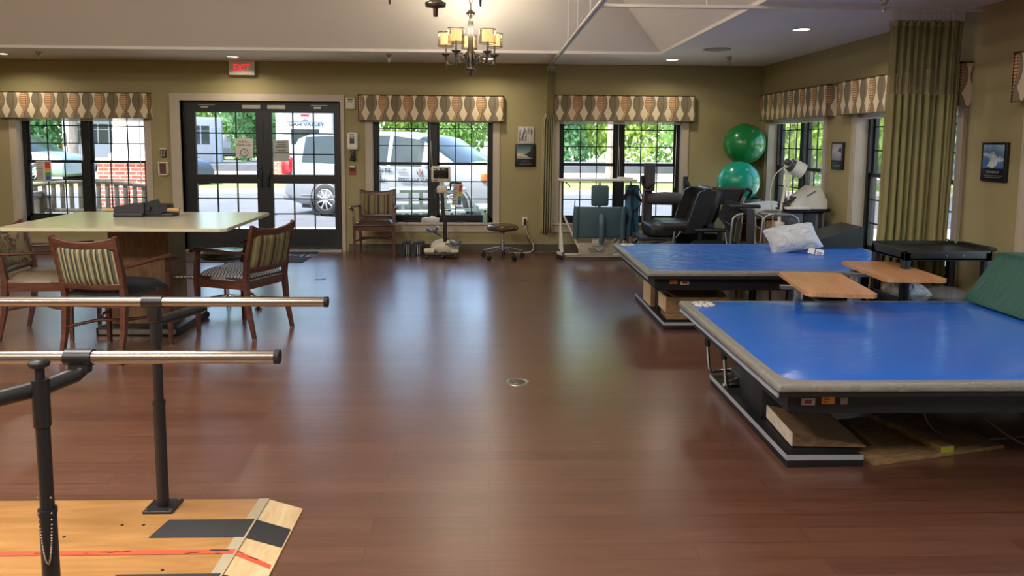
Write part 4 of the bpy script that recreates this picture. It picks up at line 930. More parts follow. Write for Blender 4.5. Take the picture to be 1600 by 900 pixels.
def hanging_curtain(name, lab, path, ztop, zmid, zbot, amp, waves, fm, nm, xb, seed=1, hooks=True, bead=36):
    """path(u) -> (x, y) on the track; xb(u, s) shifts x with the fall s"""
    t = thing(name, lab, 'curtain', (0, 0, 0)); random.seed(seed)
    ph = [random.uniform(0, 6.28) for _ in range(6)]
    def wob(u, s, a):
        f = 2*PI*waves*u
        return a*(math.sin(f+ph[0]+.5*math.sin(2.3*f/waves*3+ph[1]))+.35*math.sin(2.1*f+ph[2]+s)+.25*math.sin(.37*f+ph[3]+2*s))
    def sheet(z0, z1, a, k, off=0):
        def f(u, v):
            z = z0+(z1-z0)*v; s = (ztop-z)/(ztop-zbot); x, y = path(u); aa = a*(.75+.5*s)
            return (x+xb(u, s)+.25*wob(u+.11, s, aa), y+off+wob(u, s, aa), z+(.012*math.sin(9*u+1) if v == 1 and k else 0))
        return f
    o = MB().grid(sheet(zmid, zbot, amp, 1), waves*14, 16).build('cloth_panel', fm, t, fix=False); md = o.modifiers.new('s', 'SOLIDIFY'); md.thickness = .004
    o = MB().grid(sheet(ztop-.03, zmid-.0, amp*.9, 0), waves*14, 12).build('mesh_panel', nm, t, fix=False)
    o = MB().grid(sheet(ztop, ztop-.045, amp*.9, 0, .0), waves*14, 2).build('heading', fm, t, fix=False); md = o.modifiers.new('s', 'SOLIDIFY'); md.thickness = .006
    if hooks:
        mb = MB()
        for i in range(bead):
            u = (i+.5)/bead; x, y = path(u); mb.cyl((x, y, ztop-.01), (x, y, zt-.01), .006, 6); mb.sphere((x, y, (ztop+zt)/2), .0085, 6)
        mb.build('glide', mat('clear_glides', 'cfcfca', .2), t)
    return t
OLV = cloth_mat('olive_curtain_cloth', '958e60', 'a8a172', transl=.18); OLN = cloth_mat('olive_curtain_net', '7c754e', '928a60', alpha=.86, transl=.3)
OLV1 = cloth_mat('pale_olive_curtain_cloth', 'b5ac84', 'c4bb94', transl=.3); OLN1 = cloth_mat('pale_olive_curtain_net', 'a0976c', 'aea578', alpha=.7, transl=.3)
hanging_curtain('hanging_curtain', 'tall olive cubicle curtain with net top hanging right of centre before the right wall windows', lambda u: (3.0+.555*u, TYX+.13), 2.42, 1.875, .28, .032, 10, OLV, OLN, lambda u, s: -.015*s*(1-u)-.07*max(0, s-.75)*(1-u)*3-.03*s*u, 3)
hanging_curtain('hanging_curtain', 'narrow gathered olive curtain against the back wall left of the standing frame', lambda u: (.77+.12*u-.02, 9.72+.20*u), 2.46, 1.86, .27, .022, 5, OLV1, OLN1, lambda u, s: -.02*s+(-.05*(1-u))*(1 if s > .28 else .3), 7, bead=8)
# ------------------------------------------------------------------ ceiling fittings
def can(x, y, lab, on=True, z=CZ):
    t = thing('recessed_light', lab, 'ceiling light', (x, y, z), group='recessed ceiling lights')
    MB().lathe([(.085, -.001), (.088, -.006), (.076, -.007), (.072, .004)], n=28).build('trim_ring', mat('white_ring', 'cfcbbf', .5), t)
    MB().lathe([(.073, -.003), (.001, -.004)], n=28).build('lens', emis('lit_lens', 'fff0d0', 2.2), t)
    light('AREA', 'recessed_lamp', (0, 0, -.02), CAN, (1, .86, .68), parent=t, shape='DISK', size=.14, spread=rad(150))
can(2.82, 6.75, 'recessed ceiling light at upper right, nearest the long curtain')
can(2.27, 9.30, 'recessed ceiling light near the back wall above the standing frame window')
can(-3.22, 9.50, 'recessed ceiling light just behind the exit sign')
can(-.02, 9.42, 'recessed ceiling light seen through the arms of the chandelier')
for x, y in ((2.85, 3.6), (2.85, .6), (-6.0, 9.4)): can(x, y, 'recessed ceiling light outside the picture')
def sprinkler(x, y, lab, z=CZ):
    t = thing('fire_sprinkler', lab, 'sprinkler', (x, y, z), group='ceiling fire sprinklers')
    MB().lathe([(.036, 0), (.034, -.012), (.02, -.03), (.016, -.045), (.001, -.046)], n=16).build('cup', STEEL, t)
    mb = MB(); mb.tube([(-.012, 0, -.04), (-.014, 0, -.07), (0, 0, -.09)], .004, 6); mb.tube([(.012, 0, -.04), (.014, 0, -.07), (0, 0, -.09)], .004, 6); mb.cyl((0, 0, -.09), (0, 0, -.093), .017, 12); mb.build('deflector', CHROME, t)
sprinkler(-5.40, 9.15, 'chrome fire sprinkler at far left above the work table window'); sprinkler(-1.21, 9.03, 'chrome fire sprinkler above the valance right of the glass door')
sprinkler(2.87, 8.95, 'chrome fire sprinkler above the green exercise balls'); sprinkler(2.80, 5.30, 'chrome fire sprinkler nearest the long curtain')
t = thing('ceiling_speaker', 'round flush white speaker grille in the ceiling above the far mat table', 'speaker', (2.51, 8.25, CZ))
MB().lathe([(.15, -.0005), (.152, -.006), (.135, -.008), (.001, -.008)], n=36).build('grille', mat('speaker_grille', 'a59f92', .7), t)
for x, y in ((-5.0, 2.8), (-2.5, 2.8), (-5.0, -.6), (-2.5, -.6), (-.2, -.6)):  # unseen fill lights, added to brighten the room from above
    t = thing('fill_light_panel', 'rectangular fill light added high in the tray, out of the picture', 'ceiling light', (x, y, TH), group='added fill lights high in the tray')
    B(-.32, .32, -.62, .62, -.05, -.001, r=.01).build('housing', WHITE, t)
    light('AREA', 'fill_lamp', (0, 0, -.06), FILL, (1, .95, .88), parent=t, shape='RECTANGLE', size=.6, size_y=1.2)
# chandelier
def shade_mat():
    m, nt, p = nodes('lit_fabric_shade'); p.inputs['Base Color'].default_value = rgb('e8d8b0'); p.inputs['Roughness'].default_value = .9
    p.inputs['Emission Color'].default_value = rgb('ffe2a0'); p.inputs['Emission Strength'].default_value = .5; return m
SH = shade_mat(); ORG = glass_mat('sheer_organza', (.78, .70, .60, 1), .03)
def chandelier(loc, rz, lab):
    t = thing('chandelier', lab, 'chandelier', loc, rz, 'matching five-arm chandeliers')
    MB().lathe([(.001, 0), (.012, .002), (.014, .045), (.02, .05), (.055, .055), (.058, .075), (.035, .085), (.032, .12), (.05, .18), (.035, .26), (.027, .32), (.026, .54), (.026, .595), (.046, .605), (.046, .64), (.03, .652), (.012, .67), (.001, .675)], n=24).build('centre_column', SATIN, t)
    mb = MB()
    for k in range(int((TH-loc[2]-.67)/.06)):
        z = .705+k*.06; a = PI/2*(k % 2); mb.tube([(math.cos(a)*.017*math.cos(q), math.sin(a)*.017*math.cos(q), z+.036*math.sin(q)) for q in [i*PI/4 for i in range(8)]], .0035, 6, closed=True)
    mb.build('chain', SATIN, t)
    mb = MB(); hz = TH-loc[2]; mb.lathe([(.001, hz-.06), (.03, hz-.055), (.065, hz-.02), (.065, hz)], n=20); mb.build('canopy', SATIN, t)
    for k in range(5):
        a = 2*PI*k/5+.3; ca, sa = math.cos(a), math.sin(a); R = .265
        P = lambda r, z: (r*ca, r*sa, z)
        arm = MB(); arm.tube([P(*q) for q in ((.035, .10), (.07, .17), (.12, .215), (.17, .19), (.175, .14), (.20, .115), (.24, .12), (R, .16))], .0085, 8)
        arm.tube([P(*q) for q in ((.04, .25), (.06, .17), (.10, .14), (.14, .18))], .006, 8)
        arm.lathe([(.001, .075), (.006, .08), (.009, .15), (.014, .20), (.048, .225), (.05, .232), (.012, .235), (.009, .25), (.009, .33)], P(R, 0), 16)
        ar = arm.build('arm', SATIN, t)
        MB().lathe([(.055, .325), (.055, .435)], P(R, 0), 24).lathe([(.055, .436), (.001, .437)], P(R, 0), 24).lathe([(.055, .325), (.012, .324)], P(R, 0), 24).build('lamp_shade', SH, ar)
        MB().lathe([(.083, .308), (.083, .445)], P(R, 0), 28).build('sheer_shade', ORG, ar)
        for z in (.308, .445): MB().tube([(R*ca+.083*math.cos(q*PI/12), R*sa+.083*math.sin(q*PI/12), z) for q in range(24)], .0032, 6, closed=True).build('shade_ring', BLACK, ar)
        light('POINT', 'chandelier_bulb', P(R, .50), BULB, (1, .88, .70), parent=t, shadow_soft_size=.04)
    return t
chandelier((-.20, 7.72, 2.165), 1.35, 'five-arm nickel chandelier with lit drum shades hanging fully in view at top centre')
chandelier((-.30, 4.15, 2.175), 1.35, 'nearer chandelier of which only the bottom finial shows at the top edge')
# ------------------------------------------------------------------ white standing frame with teal pads
TEAL = mat('teal_vinyl', '45616b', .4, var=.06); TEALB = mat('bright_teal_vinyl', '3a6f8a', .4); WM = mat('white_enamel', 'd5d2c6', .35)
t = thing('standing_frame', 'white standing frame with teal chest pad and tray right of the narrow curtain', 'standing frame', (1.38, 9.48, 0))
def tb(name, paths, r, m, n=10):
    mb = MB()
    for p in paths: mb.tube(p, r, n)
    return mb.build(name, m, t)
tb('side_frame', [[(-.49, -.14, .07), (-.455, -.05, .1), (-.46, 0, .5)], [(-.44, -.10, .09), (-.46, .05, .56), (-.455, .08, .98)], [(-.42, -.12, .06), (-.2, -.12, .06), (-.21, -.1, .1), (-.42, .02, .55)], [(-.455, .1, .1), (-.455, .1, 1.0)]], .015, WM)
tb('side_frame', [[(.45, -.12, .06), (.2, -.12, .06), (.22, -.1, .1), (.44, .02, .5)], [(.42, -.04, .5), (.56, -.1, .14)], [(.46, .1, .1), (.46, .1, 1.0)]], .015, WM)
mb = MB(); mb.box(-.24, .24, -.13, -.11, .05, .21, r=.004); mb.box(-.4, .42, -.13, -.10, .035, .06); mb.build('base_plate', mat('plate_white', 'b3ab9a', .4), t)
mb = MB()
for z, wd in ((.17, .06), (.145, .11), (.12, .11), (.095, .09)):
    x = -wd
    while x < wd: mb.box(x, x+.014, -.132, -.13, z-.005, z+.005); x += .02
mb.build('printed_line', mat('dark_print', '4a4640', .6), t)
mb = MB(); mb.grid(lambda u, v: (-.50+1.02*u, -.16+.3*v, 1.03+.0*u-.012*abs(2*v-1)), 8, 4); mb.box(-.50, .50, -.16, .14, 1.0, 1.028, r=.012); mb.box(.28, .45, -.1, .1, 1.028, 1.05, r=.006); mb.build('tray', WM, t)
mb = MB(); mb.box(-.145, .15, -.18, -.12, .70, .99, r=.025, seg=3); 
t_head = MB().box(-.135, .135, -.185, -.13, .69, .955, r=.03, seg=3, M=Matrix.Translation((.02, 0, 0)) @ Matrix.Scale(.82, 4, (1, 0, 0))).build('head_pad', TEAL, t)
mb = MB(); mb.cyl((.02, -.12, .2), (.02, -.12, .98), .02, 12); mb.box(-.06, .12, -.11, -.07, .1, .33, r=.006); mb.build('centre_post', WM, t)
mb = MB(); mb.box(-.27, .29, -.19, -.13, .285, .68, r=.02, seg=3); mb.build('chest_pad', TEAL, t)
for x in (-.285, .31):
    MB().tube([(x, -.19, .275), (x-.005, -.20, .48), (x+.005, -.19, .685)], [.034, .038, .034], 14).build('side_bolster', TEAL, t)
MB().tube([(.035, -.23, .22), (.035, -.255, .26), (.03, -.26, .45), (.03, -.25, .56), (.03, -.225, .575)], [.03, .034, .034, .034, .02], 14).build('knee_post_pad', mat('light_teal', '54707a', .4), t)
tb('strap_hook', [[(-.02, -.2, .16), (.0, -.22, .13), (.05, -.2, .15)], [(.25, -.1, .27), (.18, -.1, .22), (.12, -.12, .24)]], .006, WHITE, 6)
mb = MB()
for x, y in ((-.50, -.1), (-.46, -.19), (.56, -.1)):
    for s in (-1, 1): mb.cyl((x+s*.006, y, .038), (x+s*.018, y, .038), .036, 14)
mb.build('caster', RUB, t)
mb = MB()
for x, y in ((-.50, -.1), (-.46, -.19)): mb.box(x-.02, x+.02, y-.02, y+.02, .05, .10, r=.006)
mb.build('caster_fork', CHROME, t)
tb('brake_lever', [[(-.30, 0, .28), (-.28, -.02, .75)], [(-.42, -.12, .99), (-.37, -.14, .95), (-.36, -.15, .93)]], .007, BLACK, 8)
t = thing('hip_pad', 'tall teal pad with black harness straps at the right end of the standing frame', 'pad', (1.80, 9.37, 0))
B(-.07, .11, -.02, .05, .30, .96, r=.02, seg=3).build('pad_panel', TEALB, t)
mb = MB()
for p in (([(-.09, -.04, .80), (-.02, -.05, .95), (.08, -.05, .93), (.14, -.05, .80), (.10, -.05, .68), (.02, -.05, .60), (.0, -.05, .30)]), ([(-.1, -.05, .78), (-.06, -.06, .85), (.02, -.06, .87), (.13, -.05, .75)]), ([(-.10, -.05, .60), (-.05, -.05, .55), (-.08, -.05, .40), (-.07, -.05, .24)]), ([(.02, -.05, .92), (.0, -.055, .75), (.03, -.05, .5), (.06, -.05, .25)])):
    mb.tube(smooth_path(p, 5), .022, 8, flat=(.25, 1))
mb.build('harness_strap', mat('black_webbing', '1a1a1e', .8), t)
mb = MB(); mb.box(-.1, -.05, -.07, -.03, .18, .25, r=.005); mb.box(.03, .09, -.07, -.03, .22, .27, r=.005); mb.cyl((-.02, .03, .06), (-.02, .03, .32), .013, 10); mb.box(-.08, .04, -.02, .06, 0, .06, r=.01); mb.build('buckle_mount', STEEL, t)
# ------------------------------------------------------------------ padded roll trainer
GRF = mat('charcoal_foam', '4c4b50', .7, bump=.1, bscale=200)
t = thing('roll_trainer', 'charcoal foam roll trainer with upright and cross rolls left of the wheelchair', 'exercise machine', (1.97, 9.15, 0))
MB().cyl((.02, 0, .98), (.02, 0, 1.24), .072, 24).cyl((.02, 0, .90), (.02, 0, .98), .066, 24).build('upright_roll', GRF, t)
B(-.05, .075, .03, .10, .34, .99, r=.03, seg=3).build('back_column', GRF, t)
MB().tube([(.0, .0, .80), (.05, 0, .80), (.22, 0, .805), (.38, 0, .80), (.46, 0, .79)], [.055, .075, .082, .08, .07], 20).build('cross_roll', GRF, t)
mb = MB(); mb.tube([(-.06, -.02, .05), (-.06, -.02, .62), (-.055, -.02, .95)], .014, 10); mb.tube([(-.06, -.02, .93), (-.0, -.05, .90), (.07, -.05, .97)], .01, 8); mb.tube([(.0, .0, .40), (.35, 0, .40)], .018, 8); mb.build('steel_post', STEEL, t)
mb = MB(); mb.tube(smooth_path([(-.075, -.02, 1.06), (-.075, -.07, .98), (-.03, -.09, .94), (.05, -.09, .99)], 5), .016, 8); mb.box(-.09, -.05, -.04, .02, 1.0, 1.09, r=.01); mb.build('grip_cuff', BLACK, t)
mb = MB(); mb.box(-.12, .45, -.05, .1, 0, .05, r=.01); mb.box(.44, .50, -.03, .03, .0, 1.08, r=.01); mb.tube([(.47, 0, 1.05), (.49, -.08, .98), (.52, -.1, .88)], .02, 8); mb.build('base_frame', BLACK, t)
# ------------------------------------------------------------------ reclining wheelchair, facing left
BV = mat('black_vinyl', '232326', .38, var=.1); BV2 = mat('charcoal_vinyl', '303136', .35)
t = thing('reclining_wheelchair', 'black padded reclining wheelchair seen from the side behind the far mat table', 'wheelchair', (2.44, 8.50, 0))
mb = MB(); mb.box(-.62, -.30, -.27, .27, .44, .57, r=.03); mb.box(-.50, .12, -.28, .28, .50, .60, r=.03); mb.build('seat_cushion', BV, t)
M2 = Matrix.Translation((-.02, 0, .55)) @ Matrix.Rotation(rad(20), 4, 'Y')
mb = MB(); mb.box(-.09, .07, -.28, .28, -.05, .46, r=.04, M=M2); mb.build('backrest', BV2, t)
M3 = Matrix.Translation((.12, 0, .93)) @ Matrix.Rotation(rad(4), 4, 'Y')
mb = MB(); mb.prism([(-.10, -.04), (-.13, .08), (.30, .075), (.33, .10), (.27, -.02), (.2, -.10), (.0, -.09)], -.26, .26, 'y', M=Matrix.Translation((.10, 0, .90))); mb.build('headrest', BV, t)
M4 = Matrix.Translation((-.17, -.30, .46)) @ Matrix.Rotation(rad(13), 4, 'Y')
for s in (-1, 1):
    mb = MB(); mb.prism([(-.13, .46), (.02, .92), (.10, .96), (.22, .93), (.12, .60), (.02, .47)], s*.30-.02, s*.30+.02, 'y', M=Matrix.Translation((-.12, 0, .02))); o = mb.build('side_wing', BV, t)
    bv = o.modifiers.new('b', 'BEVEL'); bv.width = .012; bv.segments = 2
    mb = MB(); mb.prism([(.26, .50), (.12, .68), (.20, .86), (.36, .84), (.33, .62)], s*.33-.012, s*.33+.012, 'y'); o = mb.build('back_wing', BV2, t)
for s in (-1, 1):
    mb = MB(); y = s*.33
    mb.prism([(-.18, .10), (-.18, .36), (-.14, .41), (.28, .41), (.36, .37), (.42, .28), (.44, .10)], y-.025, y+.025, 'y'); o = mb.build('side_panel', mat('dark_blue_grey_panel', '25282f', .4), t)
    bv = o.modifiers.new('b', 'BEVEL'); bv.width = .01; bv.segments = 2
    mb = MB(); mb.box(-.15, .22, y-.04, y+.04, .50, .545, r=.02); mb.box(-.10, -.06, y-.015, y+.015, .4, .51); mb.box(.12, .16, y-.015, y+.015, .4, .51); mb.build('armrest', BV, t)
mb = MB(); mb.box(-.74, -.32, -.25, .25, .39, .43, r=.01, M=Matrix.Rotation(rad(0), 4, 'Y')); mb.box(-.80, -.42, -.22, .22, .25, .29, r=.015); mb.tube([(-.36, -.26, .42), (-.62, -.26, .36), (-.74, -.26, .28)], .014, 8); mb.tube([(-.36, .26, .42), (-.62, .26, .36), (-.74, .26, .28)], .014, 8); mb.build('leg_rest', BV, t)
mb = MB(); mb.box(-.45, .35, -.27, .27, .12, .17, r=.01)
for s in (-1, 1): mb.tube([(-.4, s*.27, .15), (-.35, s*.27, .5)], .014, 8); mb.tube([(.38, s*.2, .1), (.42, s*.2, .45), (.44, s*.2, .85)], .013, 8)
mb.build('frame', STEEL, t)
for x in (-.36, .30):
    for s in (-1, 1): MB().lathe([(.035, -.02), (.085, -.02), (.1, -.012), (.1, .012), (.085, .02), (.035, .02), (.035, -.02)], (x, s*.24, .10), 20, axis='y').build('wheel', RUB, t)
# folded crutch-like walker behind
def walker(lab, loc, rz, w_, d_, h_, m, grip, extra=None, lean=0):
    t = thing('walker', lab, 'walker', (*loc, 0)); t.rotation_euler = (lean, 0, rz)
    r = .0125; hw = w_/2
    for s in (-1, 1):
        p = [(s*hw, -d_/2-.03, 0), (s*hw*.97, -d_/2, h_-.12), (s*hw*.97, -d_/2+.03, h_-.03), (s*hw*.97, -d_/2+.10, h_), (s*hw*.97, d_/2-.10, h_), (s*hw*.97, d_/2-.03, h_-.03), (s*hw*.97, d_/2, h_-.12), (s*hw, d_/2+.03, 0)]
        MB().tube(smooth_path(p, 4), r, 10).build('side_tube', m, t)
        MB().cyl((s*hw*.97, -d_/2+.11, h_), (s*hw*.97, d_/2-.11, h_), .017, 12).build('hand_grip', grip, t)
        MB().cyl((s*hw, -d_/2, .3), (s*hw, d_/2, .3), .009, 8).build('side_rung', m, t)
        for q in (-1, 1): MB().cyl((s*hw, q*(d_/2+.03), 0), (s*hw, q*(d_/2+.028), .03), .017, 12).build('rubber_tip', RUB, t)
    mb = MB(); mb.cyl((-hw, d_/2, .62), (hw, d_/2, .62), .010, 8); mb.cyl((-hw, d_/2+.02, .3), (hw, d_/2+.02, .3), .010, 8); mb.cyl((-hw, d_/2, .60), (0, d_/2, .35), .006, 8); mb.cyl((hw, d_/2, .60), (0, d_/2, .35), .006, 8); mb.build('cross_brace', m, t)
    return t
ALU = mat('aluminium_tube', 'b4b6b8', .28, .9)
walker('aluminium walker with grey grips nearest the pillow, in front of the wooden cabinet', (2.99, 7.60), rad(82), .42, .36, .775, ALU, mat('grey_foam_grip', '6b7075', .6))
t = walker('aluminium walker with a hanging black strap between the wheelchair and the other walker', (2.79, 7.99), rad(84), .42, .34, .74, ALU, BLACK)
mb = MB(); mb.box(-.05, .05, -.17, .17, .79, .83, r=.018); mb.build('forearm_pad', BV2, t); mb = MB(); mb.box(-.265, -.255, -.05, .03, .30, .80, r=.003); mb.box(-.26, -.0, -.05, .03, .785, .80, r=.003); mb.build('hanging_strap', mat('grey_black_strap', '34353a', .7), t)
MB().cyl((-.2, 0, .765), (.2, 0, .765), .01, 8).build('platform_bar', ALU, t)
t = thing('folded_walker', 'folded walker with yellowed tubes leaning behind the reclining wheelchair', 'walker', (2.86, 8.55, 0))
mb = MB()
for dx in (0, .045): mb.tube([(-.05+dx, dx, .0), (.00+dx, dx, .58), (.10+dx, dx, .88)], .015, 10)
mb.build('side_tube', mat('yellowed_tube', 'aaa684', .4, .3), t)
mb = MB(); mb.tube(smooth_path([(-.04, -.03, .35), (.02, -.03, .72), (.10, -.03, .93), (.16, -.02, .96), (.20, 0, .93), (.17, .02, .86)]), .02, 10); mb.cyl((.10, 0, .68), (.17, 0, .66), .03, 10); mb.tube([(.13, -.03, .66), (.2, -.03, .58), (.1, -.03, .55)], .012, 8); mb.build('joint', BLACK, t)
# cabinet with blanket
t = thing('wooden_cabinet', 'low wooden cabinet with open shelves in the corner under the exercise balls', 'cabinet', (2.98, 8.68, 0))
CABW = wood_mat('maple_cabinet', 'a4763f', 'bd8f57', 3, (6, 1, 1), .45, .5)
mb = MB(); mb.box(0, .66, 0, .55, .60, .63); mb.box(0, .02, .02, .55, 0, .60); mb.box(.64, .66, .02, .55, 0, .60); mb.box(.30, .32, .02, .55, 0, .60); mb.box(0.02, .64, .53, .55, 0, .60); mb.box(.02, .64, .02, .53, .05, .07)
mb.box(.02, .3, .03, .53, .28, .30); mb.build('carcass', CABW, t)
mb = MB(); mb.box(.325, .635, .0, .02, .33, .585, r=.003); mb.box(.325, .635, .0, .02, .06, .32, r=.003); mb.build('drawer_front', CABW, t)
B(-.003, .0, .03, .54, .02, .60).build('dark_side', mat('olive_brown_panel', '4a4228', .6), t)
t = thing('blanket', 'folded white blanket spilling over the top of the wooden cabinet', 'blanket', (3.02, 8.56, .632))
def bl(u, v):
    x = -.02+.62*u; y = -.02+.45*v; z = .085+.012*math.sin(7*u)*math.sin(5*v)+.02*u
    if v < .22: z -= (.22-v)*.55; y = .04+.14*v
    if u > .86: z -= (u-.86)*.5
    return (x, y, max(0.004, z))
mb = MB(); mb.grid(bl, 30, 24); mb.build('blanket_top', mat('white_blanket', 'd2d2cf', .85, bump=.3, bscale=30), t, fix=False).modifiers.new('s', 'SOLIDIFY').thickness = -.05
t = thing('beige_roll', 'beige rolled towel at the left end of the wooden cabinet top', 'towel', (3.00, 8.66, .632)); MB().cyl((0, -.02, .05), (.14, .3, .05), .05, 18).build('roll_body', mat('beige_towel', 'b5a38c', .85), t)
# ball rack + balls
t = thing('ball_stand', 'black round tray on a post holding the turquoise exercise ball', 'stand', (3.20, 9.36, 0))
MB().lathe([(.001, .72), (.24, .72), (.26, .73), (.26, .80), (.24, .80), (.235, .745), (.001, .74)], n=36).build('tray', mat('charcoal_tray', '34373a', .5), t)
mb = MB(); mb.cyl((0, 0, .03), (0, 0, .73), .03, 14); mb.lathe([(.22, 0), (.22, .02), (.04, .04), (.001, .04)], n=24); mb.build('post', BLACK, t)
BALLG = mat('green_ball_rubber', '157a3c', .22, var=.05, spec=.5, coat=.2); BALLT = mat('turquoise_ball_rubber', '0f9a80', .25, var=.04, coat=.2)
def ball(loc, r, m, lab):
    o = MB().sphere((0, 0, 0), r, 48, sc=(1, 1, .985)); 
    t = o.build('exercise_ball', m, None, loc=loc); tag(t, lab, 'exercise ball')
    mb = MB(); mb.lathe([(.012, -.0), (.012, .004), (.001, .004)], (0, 0, r*.985-.002), 12, axis='z'); v = mb.build('valve_plug', WHITE, t); v.rotation_euler = (.9, .2, 0)
    for p in range(2): pass
    MB().lathe([(r*.9988*math.sin(a), r*.9838*math.cos(a)+.0) for a in ()] or [(r*1.0008, -.003), (r*1.0015, 0), (r*1.0008, .003)], n=48).build('seam_ring', m, t)
    return t
ball((3.17, 9.33, 1.008), .265, BALLT, 'turquoise exercise ball, the lower of the two in the corner')
ball((3.355, 9.70, 1.487), .272, BALLG, 'green exercise ball resting on top of the turquoise one in the corner')
# medical device on cart with lamp
t = thing('equipment_cart', 'black wheeled equipment cart under the white wedge-shaped machine by the right wall', 'cart', (3.36, 7.86, 0))
mb = MB(); mb.box(-.20, .24, -.2, .2, .775, .80, r=.008); mb.box(-.1, .25, -.2, .2, .80, .812, r=.004); mb.build('top_board', BLACK, t)
mb = MB(); mb.box(-.02, .19, -.15, .15, .12, .775, r=.01); mb.build('cabinet_body', mat('dark_teal_grey', '2b333b', .35), t)
mb = MB(); mb.box(.10, .125, -.155, -.15, .2, .76); mb.box(.17, .19, -.155, -.15, .2, .76); mb.build('front_post', mat('grey_plastic', '70767c', .4), t)
B(-.18, -.03, -.16, .12, .50, .77, r=.01).build('side_bin', mat('grey_bin', '5b6068', .4), t)
for x in (-.15, .18):
    for y in (-.14, .14): MB().cyl((x-.012, y, .04), (x+.012, y, .04), .04, 14).box(x-.01, x+.01, y-.01, y+.01, .04, .13).build('caster', RUB, t)
t = thing('therapy_unit', 'white wedge-shaped therapy machine on top of the black equipment cart', 'machine', (3.36, 7.82, .812))
mb = MB(); mb.prism([(-.17, 0), (.20, 0), (.205, .08), (.12, .235), (.085, .235), (-.10, .10), (-.16, .05)], -.15, .15, 'y'); o = mb.build('housing', mat('glossy_white_shell', 'd9d9d2', .2, coat=.3), t)
bv = o.modifiers.new('b', 'BEVEL'); bv.width = .02; bv.segments = 3
mb = MB(); mb.tube([(-.02, -.153, .135), (.07, -.153, .19)], .008, 6, flat=(1, .5)); mb.build('vent_slot', BLACK, t)
mb = MB(); mb.box(-.24, .02, -.17, -.10, -.005, .02, r=.004); mb.build('keyboard_shelf', WHITE, t)
mb = MB(); mb.box(-.20, -.02, -.08, .12, .08, .13, r=.01, M=Matrix.Rotation(rad(-25), 4, 'Y')); mb.box(-.19, -.03, -.05, .1, .13, .15, r=.004, M=Matrix.Rotation(rad(-25), 4, 'Y')); mb.build('side_monitor', mat('dark_grey_monitor', '3b3d42', .3), t)
t = thing('arm_lamp', 'white drum-headed lamp on a jointed arm in front of the right wall window', 'lamp', (3.10, 7.80, 0))
mb = MB(); mb.tube([(0, 0, .08), (.01, 0, .70), (.065, 0, 1.10), (.06, 0, 1.27)], [.02, .018, .014, .014], 12); mb.tube([(.10, 0, .85), (.085, 0, 1.15), (.12, 0, 1.24)], .010, 8); mb.box(-.04, .06, -.04, .04, .46, .66, r=.01); mb.build('arm', WHITE, t)
mb = MB(); mb.cyl((.07, -.02, 1.28), (.15, 0, 1.22), .055, 20); mb.sphere((.07, 0, 1.30), .035, 14); mb.build('lamp_joint', mat('dark_joint', '4a4a50', .35), t)
mb = MB(); mb.cyl((.13, 0, 1.255), (.235, -.01, 1.20), .085, 28); mb.cyl((.095, 0, 1.275), (.13, 0, 1.255), .07, 24, m=1); mb.build('lamp_head', [mat('white_lamp_head', 'e6e6e2', .3), mat('dark_joint', '4a4a50', .35)], t)
mb = MB(); mb.tube(smooth_path([(.05, .03, 1.25), (-.05, .03, 1.15), (-.09, .03, .95), (-.05, .03, .7), (-.08, .0, .4)]), .006, 6); mb.build('cable', mat('white_cable', 'c8c4b8', .5), t)
mb = MB(); mb.lathe([(.16, 0), (.16, .02), (.03, .06), (.001, .08)], n=24); mb.build('weighted_base', BLACK, t)
# ------------------------------------------------------------------ outside
ASPH = mat('asphalt', '5c5f66', .9, var=.12, scale=2, bump=.1); CONC = mat('pale_concrete', 'bdb8ac', .85, var=.06, scale=1.2); GRASS = mat('lawn_grass', '7f9048', .95, var=.25, scale=6, bump=.5, bscale=40)
def ground(nm, x0, x1, y0, y1, z, m, lab): return struct(B(x0, x1, y0, y1, z-.3, z).build(nm, m), lab, 'ground')
ground('terrain', -160, 160, 10.21, 200, -.08, mat('far_ground', '77815a', .95), 'open ground far beyond the road'); ground('terrain', 3.9, 160, -60, 10.2, -.08, GRASS, 'grass beside the building')
WALK = mat('bright_concrete_walk', 'dedad0', .8, var=.03)
ground('sidewalk', -30, 30, 10.2, 13.0, -.02, WALK, 'concrete walk outside the glass door'); ground('driveway', -60, 60, 13.0, 21.5, -.04, ASPH, 'grey drive where the minivan is parked')
ground('lawn', -60, 60, 21.7, 27.0, .05, GRASS, 'sunlit grass strip across the drive'); ground('kerb', -60, 60, 21.5, 21.7, .08, CONC, 'kerb along the grass strip')
ground('parking_lot', -80, 80, 27.0, 36, -.02, CONC, 'pale sunlit parking lot'); ground('road', -100, 100, 36, 45, .30, ASPH, 'grey road below the trees')
ground('sidewalk', 3.9, 9.5, -4, 10.2, -.02, WALK, 'pale concrete strip added outside the right wall windows to bounce light')  # added reflector: pale ground that throws light up to the ceiling
struct(B(LX-.3, RX+.4, RY-.3, BY+.4, 4.1, 4.3).build('roof', mat('roof_slab', '6b6660', .9)), 'flat roof slab over the room', 'roof')
